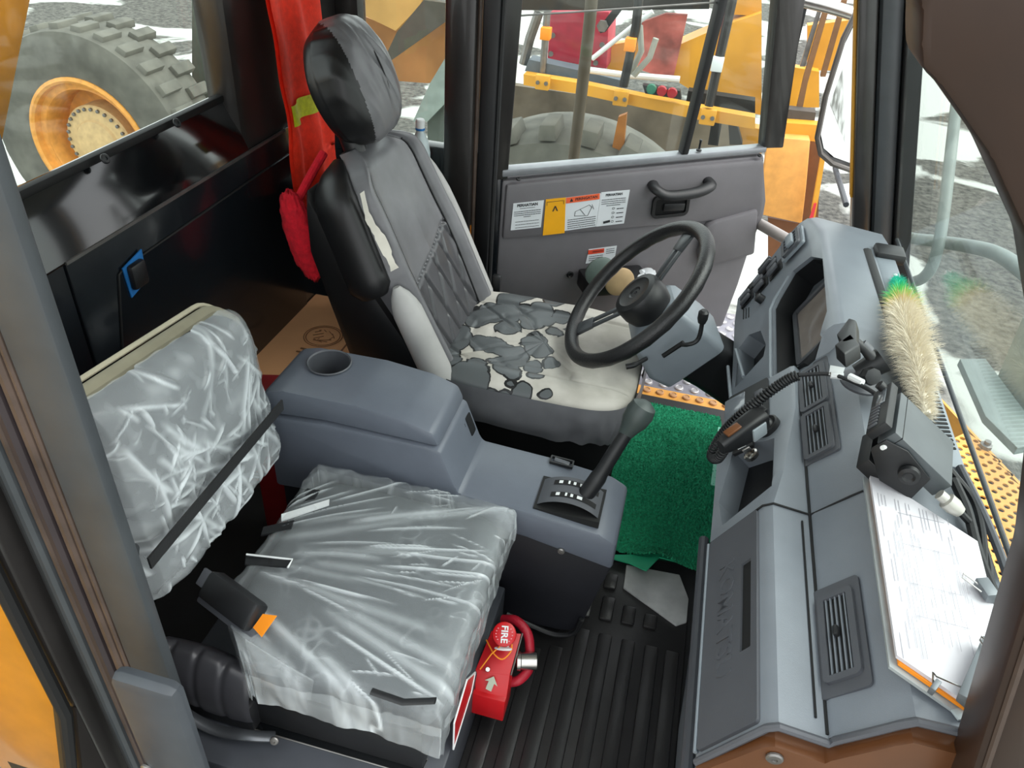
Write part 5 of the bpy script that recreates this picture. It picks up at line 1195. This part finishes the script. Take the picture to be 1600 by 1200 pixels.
mr_ = thing('side_mirror', 'large rounded wing mirror outside the driver side windscreen pillar', 'mirror', (.45, 2.95, 1.0))
MR = Vector((.45, 2.95, 1.0))
mpts = [Vector((0.447, 3.0, 1.375)), Vector((0.414, 2.95, 1.243)), Vector((0.409, 2.93, 1.06)), Vector((0.421, 2.92, 0.92)), Vector((0.448, 2.92, 0.867)), Vector((0.498, 2.93, 0.835)), Vector((0.579, 2.98, 0.805)), Vector((0.688, 3.08, 0.851)), Vector((0.604, 3.1, 1.237)), Vector((0.548, 3.1, 1.371))]
off(obj('housing', B().slab(mpts, (.02, .05, 0), .004), PILLAR, mr_), MR)
off(obj('mirror_glass', B().slab([p + Vector((0, -.004, 0)) for p in grow(mpts, .90, 0)], (.001, .002, 0)), mat('mirror', 'c9cdca', .04, 1.0, var=.02), mr_), MR)
off(obj('rim', B().tube([p + Vector((0, -.003, 0)) for p in mpts], .010, 8, closed=True), mat('mirror_rim', '5b5651', .35), mr_), MR)
off(obj('arm', B().tube([Vector((0.525, 3.0, 0.799)), Vector((0.545, 2.7, 0.775))], .010, 8), DGREY, mr_), MR)

yp = tag(obj('yellow_bar', B().slab([(-1.6, 1.54, 1.407), (-1.6, 1.713, 1.386), (-1.6, 1.593, 1.223), (-1.6, 1.469, 1.053), (-1.6, 1.396, 1.076)], (-.08, .0, 0), .004), mat('orange_yellow', 'cf8412', .5)), 'orange-yellow slab standing in for a reflection outside the back window at top left', 'post'); origin(yp, (-1.6, 1.478, 1.089))  # slab added in place of an orange-yellow reflection by the back window
yb = tag(obj('yellow_hull', B().b2((-3.2, -.9, -1.2), (-1.5, .50, .95), .05), YEL), 'orange-yellow machine body panel seen through the open door glass at lower left', 'machine')

# ---------------------------------------------------------------- haul truck wheel seen through the back window
TC = Vector((-7.263, 7.983, -1.85)); TR = 1.42
tk = thing('haul_truck', 'yellow haul truck with huge dusty wheel parked behind the cab', 'truck', (TC.x, TC.y, -3.25))
TO = Vector((TC.x, TC.y, -3.25)); Ft = frame(TC, (1, 0, 0), (0, 0, 1))   # z axis -> -y (towards the cab)
prof = [(.62, -.80), (.80, -.82), (1.15, -.80), (1.32, -.74), (1.36, -.60), (1.36, .0), (1.34, .06), (1.24, .10), (1.16, .105), (1.05, .10), (1.0, .085), (.86, .06), (.80, .05), (.78, .0)]
ty = off(obj('tyre', B().lathe([(r * TR / 1.42, h) for r, h in prof], Ft, 72), TYRE, tk), TO)
lugb = B(); lugb.slab([(1.30, -.075, .02), (1.42, -.062, .0), (1.42, .062, .0), (1.30, .075, .02)], (0, 0, -.34), .012)
lugm = mesh_of(lugb, TYRE); lb2 = B(); lb2.slab([(1.33, -.075, -.42), (1.42, -.062, -.42), (1.42, .062, -.42), (1.33, .075, -.42)], (0, 0, -.36), .012); lugm2 = mesh_of(lb2, TYRE)
for k in range(30):
    a = 2*PI*k/30
    inst('tread_lug', lugm, ty, mw=Matrix.Translation(-TO) @ Ft @ Matrix.Rotation(a, 4, 'Z'))
    inst('tread_lug', lugm2, ty, mw=Matrix.Translation(-TO) @ Ft @ Matrix.Rotation(a + PI/30, 4, 'Z'))
rm = off(obj('rim', B().lathe([(.84, .04), (.84, .075), (.80, .09), (.77, .07), (.76, -.02), (.70, -.03), (.68, -.02), (.66, -.06), (.64, -.38), (.0, -.40)], Ft, 60), RIM, tk), TO)
hb = off(obj('hub', B().lathe([(.47, -.40), (.47, -.12), (.45, -.10), (.30, -.08), (.28, -.05), (.20, -.04), (0, -.035)], Ft, 48), HUB, rm), TO)
hm = mesh_of(B().lathe([(.022, 0), (.022, .03), (0, .035)], I4, 8), STEEL)
for k in range(28): inst('wheel_nut', hm, rm, mw=Matrix.Translation(-TO) @ Ft @ Matrix.Rotation(2*PI*k/28, 4, 'Z') @ Matrix.Translation((.425, 0, -.10)))
def tp(name, label, pts, mt, vec=(0, .3, 0), bev=.0):
    return off(lab(obj(name, B().slab([Vector(p) for p in pts], vec, bev), mt, tk), label), TO)
Yb = 8.4
tp('body_panel', 'pale yellow body panel', ((-5.754, 8.0, 0.341), (-4.568, 8.0, 0.453), (-4.668, 8.0, -0.292), (-4.976, 8.0, -0.211), (-5.246, 8.0, -0.088)), YELD)
tp('frame_rail', 'yellow frame edge', ((-5.099, 7.9, -0.119), (-5.093, 7.9, -0.355), (-5.223, 7.9, -0.842), (-5.297, 7.9, -0.852), (-5.156, 7.9, -0.362)), YEL, (0, .1, 0))
tp('chassis', 'dark grey chassis side', ((-6.614, 9.6, -0.204), (-5.469, 9.6, -0.381), (-5.615, 9.6, -1.516), (-6.97, 9.6, -1.966)), mat('grey_mud', '55594f', .9))
tp('body_panel', 'yellow dump body side', ((-3.19, 6.5, 0.746), (-2.201, 6.5, 0.839), (-2.39, 6.5, 0.497), (-2.602, 6.5, 0.288), (-2.93, 6.5, 0.391), (-3.216, 6.5, 0.439)), YELD)
tp('body_panel', 'orange-brown lower body panel', ((-3.443, 6.9, 0.376), (-2.75, 6.9, 0.21), (-2.163, 6.9, 0.559), (-2.145, 6.9, -0.117), (-2.462, 6.9, -0.214), (-2.887, 6.9, -0.24), (-3.501, 6.9, -0.289)), mat('brown_yellow', 'a4713f', .6, var=.2, scale=3))
tp('gusset_plate', 'dark slanting gusset plate', ((-2.243, 6.2, 0.604), (-2.014, 6.2, 0.601), (-2.064, 6.2, 0.468), (-2.533, 6.2, 0.121), (-2.553, 6.2, 0.193), (-2.471, 6.2, 0.347)), mat('dark_gusset', '4a453c', .5), (0, .06, 0))
tp('gusset_plate', 'grey-green slanting plate', ((-1.832, 5.6, 0.4), (-1.764, 5.6, 0.391), (-1.758, 5.6, 0.141), (-1.998, 5.6, -0.127), (-2.117, 5.6, -0.144), (-1.978, 5.6, 0.159)), mat('grey_green_paint', '87938c', .5), (0, .06, 0))
tp('gusset_plate', 'dark lower plate', ((-1.79, 5.7, 0.113), (-1.778, 5.7, -0.375), (-2.034, 5.7, -0.388), (-2.034, 5.7, -0.161)), mat('green_grey_dark', '4f5750', .6), (0, .06, 0))

# ---------------------------------------------------------------- second machine outside the driver door
TB = Vector((0.0, 5.6, -3.25))
mk = thing('dump_truck', 'yellow dump truck with deck rail and dusty tyre beyond the driver door', 'truck', TB)
def bp_(name, label, pts, mt, vec=(0, .12, 0), bev=0.0):
    o = off(obj(name, B().slab([Vector(p) for p in pts], vec, bev), mt, mk), TB)
    if label: lab(o, label)
    return o
def bt(name, pts, r, mt, label=None):
    o = off(obj(name, B().tube([Vector(p) for p in pts], r, 10), mt, mk), TB)
    if label: lab(o, label)
    return o
bp_('deck_beam', 'dark grey deck beam', ((-1.266, 5.7, 0.391), (-0.868, 5.7, 0.361), (-0.578, 5.7, 0.332), (-0.569, 5.7, 0.272), (-0.943, 5.7, 0.286), (-1.288, 5.7, 0.309)), mat('slate_beam', '59636b', .5), (0, .15, 0))
bp_('deck_edge', 'yellow deck edge beam', ((-1.273, 5.6, 0.311), (-0.85, 5.5, 0.328), (-0.413, 5.4, 0.324), (-0.021, 5.3, 0.328), (0.347, 5.2, 0.341), (0.364, 5.2, 0.27), (-0.005, 5.3, 0.251), (-0.4, 5.4, 0.25), (-0.842, 5.5, 0.255), (-1.267, 5.6, 0.237)), YEL, (0, .10, 0))
for k, (px) in enumerate(((-1.104, 5.48, 0.308), (-0.535, 5.36, 0.306), (0.055, 5.2, 0.308))):
    off(obj('deck_bracket', B().box(Vector(px), (.10, .05, .10), .008), YEL, mk), TB)
    for q in (-.03, .03): off(obj('bolt', B().lathe([(.014, 0), (.014, .012), (0, .012)], frame(Vector(px) + Vector((q, -.026, 0)), (1, 0, 0), (0, 0, 1)), 8), STEEL, mk), TB)
bp_('red_panel', 'red equipment cabinet', ((-1.236, 6.2, 0.631), (-0.794, 6.2, 0.678), (-0.758, 6.2, 0.277), (-0.898, 6.2, 0.278), (-1.23, 6.2, 0.294)), mat('crimson_panel', 'b3263e', .5, var=.15), (0, .4, 0), .01)
for px in ((-1.197, 6.18, 0.473), (-1.199, 6.18, 0.34), (-0.813, 6.18, 0.45), (-0.845, 6.18, 0.317)):
    off(obj('bolt', B().lathe([(.02, 0), (.02, .015), (0, .015)], frame(Vector(px), (1, 0, 0), (0, 0, 1)), 8), STEEL, mk), TB)
bp_('yellow_panel', 'yellow side panel', ((-0.772, 6.4, 0.411), (-0.509, 6.4, 0.488), (-0.562, 6.4, 0.199), (-0.781, 6.4, 0.22)), YEL)
bp_('yellow_panel', 'large yellow hood panel', ((-0.286, 6.0, 0.525), (0.037, 6.0, 0.71), (0.273, 6.0, 0.817), (0.44, 6.0, 0.148), (0.11, 6.0, 0.172), (-0.186, 6.0, 0.294), (-0.276, 6.0, 0.372)), YEL, (0, .3, 0))
bp_('yellow_panel', 'upper yellow panel', ((-0.076, 6.1, 1.006), (0.219, 6.1, 1.035), (0.282, 6.1, 0.782), (0.012, 6.1, 0.765)), YEL, (0, .3, 0))
bp_('black_beam', 'black frame beam', ((-0.106, 5.5, 0.373), (0.335, 5.4, 0.391), (0.356, 5.4, 0.303), (-0.106, 5.5, 0.306)), DEEP, (0, .1, 0))
bp_('black_beam', 'black slab added for the dark band along the window top', ((-1.402, 5.9, 0.86), (-0.107, 5.9, 0.989), (-0.079, 5.9, 0.819), (-0.654, 5.9, 0.749), (-1.403, 5.9, 0.669)), PILLAR, (0, .1, 0))  # slab added to give the dark band at the window top
bp_('black_arm', 'black linkage arm', ((-0.808, 5.8, 0.629), (-0.73, 5.8, 0.749), (-0.664, 5.8, 0.756), (-0.752, 5.8, 0.615), (-0.787, 5.8, 0.603)), BLACK, (0, .08, 0))
off(obj('bolt', B().lathe([(.04, 0), (.04, .03), (0, .03)], frame(Vector((-0.773, 5.78, 0.658)), (1, 0, 0), (0, 0, 1)), 6), STEEL, mk), TB)
o = bp_('splashed_panel', 'red panel splashed with pale mud', ((-0.522, 5.95, 0.677), (-0.368, 5.95, 0.748), (-0.218, 5.95, 0.756), (-0.224, 5.95, 0.606), (-0.238, 5.95, 0.344), (-0.349, 5.95, 0.339), (-0.504, 5.95, 0.364)), mat('mud_red', 'b05a50', .8, var=.55, scale=5), (0, .06, 0))
bt('white_pipe', ((-0.799, 5.6, 0.397), (-0.515, 5.6, 0.398), (-0.178, 5.6, 0.415)), .022, WHITE); bt('white_pipe', ((-0.781, 5.5, 0.496), (-0.552, 5.5, 0.716), (-0.424, 5.5, 0.83)), .016, WHITE)
bt('grey_hose', ((-0.508, 5.5, 0.434), (-0.458, 5.5, 0.584), (-0.492, 5.5, 0.738)), .02, mat('pale_hose', '9a9a90', .6)); bt('grey_hose', ((-0.48, 5.45, 0.437), (-0.393, 5.45, 0.562), (-0.372, 5.45, 0.683)), .02, mat('pale_hose', '9a9a90', .6))
bt('rail_post', ((-0.519, 5.4, 0.975), (-0.508, 5.4, 0.754), (-0.533, 5.4, 0.371)), .03, BLACK); bt('rail_post', ((0.052, 5.2, 1.06), (0.051, 5.2, 0.815), (0.048, 5.2, 0.376)), .03, PILLAR)
bt('rail_post', ((-1.159, 5.7, 0.719), (-1.157, 5.7, 0.545), (-1.154, 5.7, 0.308)), .025, STEEL); bt('grey_arm', ((-1.239, 5.8, 0.686), (-1.29, 5.8, 0.511), (-1.324, 5.8, 0.331)), .035, STEEL)
for px, mt in (((-0.523, 5.36, 0.647), ORANGE), ((0.045, 5.16, 0.638), WHITE), ((-1.147, 5.66, 0.587), ORANGE)): off(lab(obj('reflector_band', B().box(Vector(px), (.07, .07, .08), .005), mt, mk), 'bright band on the rail post'), TB)
lm = bp_('lamp_housing', 'black lamp housing', ((-0.399, 5.3, 0.421), (-0.155, 5.3, 0.416), (-0.136, 5.3, 0.362), (-0.374, 5.3, 0.371)), BLACK, (0, .06, 0))
for px, mt in (((-0.337, 5.29, 0.407), mat('green_lens', '2f6b55', .2)), ((-0.269, 5.29, 0.404), mat('red_lens', 'a0222a', .2)), ((-0.201, 5.29, 0.401), mat('red_lens', 'a0222a', .2))): off(obj('lens', B().lathe([(.035, 0), (.03, .02), (0, .025)], frame(Vector(px), (1, 0, 0), (0, 0, 1)), 16), mt, lm), TB)
bp_('yellow_bracket', 'orange hanging bracket', ((-0.597, 6.0, -0.01), (-0.538, 6.0, 0.022), (-0.52, 6.0, -0.263), (-0.613, 6.0, -0.287)), mat('rust_yellow', 'a86a2a', .6), (0, .06, 0))
bp_('black_support', 'black support leg', ((0.095, 5.8, 0.11), (0.168, 5.8, 0.111), (0.177, 5.8, -0.055), (0.103, 5.8, -0.057)), DEEP, (0, .1, 0)); bp_('black_support', 'black support leg', ((0.212, 5.8, 0.117), (0.278, 5.8, 0.108), (0.345, 5.8, -0.021), (0.256, 5.8, -0.034)), DEEP, (0, .1, 0))
bp_('yellow_panel', 'yellow lower corner panel', ((0.283, 5.9, 0.08), (0.458, 5.9, 0.077), (0.501, 5.9, -0.096), (0.362, 5.9, -0.098)), YEL)
# between the door edge and the windscreen pillar
bp_('black_panel', 'black housing', ((0.38, 5.6, 0.949), (0.52, 5.6, 0.963), (0.527, 5.6, 0.7), (0.429, 5.6, 0.689)), BLACK, (0, .1, 0))
bp_('yellow_panel', 'bright yellow panel', ((0.375, 5.7, 0.57), (0.712, 5.7, 0.554), (0.777, 5.7, 0.33), (0.448, 5.7, 0.285)), YEL, (0, .1, 0))
bp_('yellow_panel', 'tall yellow panel', ((0.582, 5.9, 0.788), (0.88, 5.9, 0.861), (0.938, 5.9, 0.546), (0.66, 5.9, 0.511)), YEL, (0, .1, 0))
bp_('rust_post', 'rusty brown post', ((0.598, 5.4, 0.956), (0.629, 5.4, 0.952), (0.625, 5.4, 0.541), (0.644, 5.4, 0.301), (0.605, 5.4, 0.296), (0.592, 5.4, 0.576)), mat('rust_brown', '7d5a3a', .7), (0, .05, 0))
bp_('rust_post', 'rusty brown post', ((0.701, 5.5, 1.015), (0.73, 5.5, 1.018), (0.734, 5.5, 0.571), (0.703, 5.5, 0.567)), mat('rust_brown', '7d5a3a', .7), (0, .05, 0))
bp_('grey_post', 'grey flat post', ((0.573, 5.45, 0.952), (0.595, 5.45, 0.955), (0.588, 5.45, 0.626), (0.557, 5.45, 0.623)), STEEL, (0, .04, 0))
bp_('deck_edge', 'yellow deck edge beam', ((0.43, 5.2, 0.328), (0.747, 5.2, 0.349), (0.761, 5.2, 0.246), (0.452, 5.2, 0.242)), YEL, (0, .1, 0))
bp_('black_beam', 'dark deck beam', ((0.436, 5.3, 0.39), (0.712, 5.3, 0.396), (0.721, 5.3, 0.324), (0.448, 5.3, 0.31)), mat('dark_steel', '4b4844', .6), (0, .1, 0))
bp_('orange_panel', 'orange-yellow side tank panel', ((0.445, 5.1, 0.263), (0.699, 5.1, 0.28), (0.756, 5.1, -0.007), (0.8, 5.1, -0.265), (0.513, 5.1, -0.247)), mat('warm_yellow', 'e0a052', .5), (0, .15, 0), .01)
bp_('brown_panel', 'brown side of tank', ((0.715, 5.2, 0.243), (0.777, 5.2, 0.248), (1.0, 5.2, -0.608), (0.685, 5.2, -0.669), (0.59, 5.2, -0.298), (0.816, 5.2, -0.305)), mat('brown_tank', '6e4526', .6), (0, .1, 0))
bp_('yellow_bar', 'yellow ladder post', ((0.776, 5.0, 0.218), (0.801, 5.0, 0.222), (0.853, 5.0, -0.169), (0.954, 5.0, -0.519), (0.93, 5.0, -0.523), (0.818, 5.0, -0.131)), YEL, (0, .05, 0))
bp_('red_reflector', 'red and white reflector strip', ((0.816, 4.98, -0.072), (0.831, 4.98, -0.069), (0.841, 4.98, -0.216), (0.816, 4.98, -0.212)), mat('reflector_red', 'd0353e', .4), (0, .01, 0))
# big tyre lying low under the deck
T2 = Vector((-0.951, 6.9, -1.01)); T2 = Vector((T2.x, 6.5, -1.52)); Fq = frame(T2, (1, 0, 0), (0, 0, 1))
t2 = off(obj('tyre', B().lathe([(.55, -.30), (.9, -.34), (1.22, -.30), (1.30, -.2), (1.32, 0), (1.32, .5), (1.28, .62), (1.1, .66), (.7, .62), (.66, .5), (0, .5)], Fq, 64), TYRE, mk), TB)
for k in range(26):
    inst('tread_lug', lugm, t2, mw=Matrix.Translation(-TB) @ Fq @ Matrix.Translation((0, 0, .62)) @ Matrix.Diagonal((.985, 1, 1, 1)) @ Matrix.Rotation(2*PI*k/26, 4, 'Z'))
bp_('mud_guard', 'brown muddy wheel arch panel', ((-1.836, 7.6, -0.319), (-0.571, 7.6, -0.315), (0.53, 7.6, -0.401), (0.726, 7.6, -1.199), (-1.749, 7.6, -1.623)), mat('brown_mud', '6b6152', .9, var=.45, scale=2.5), (0, .1, 0))
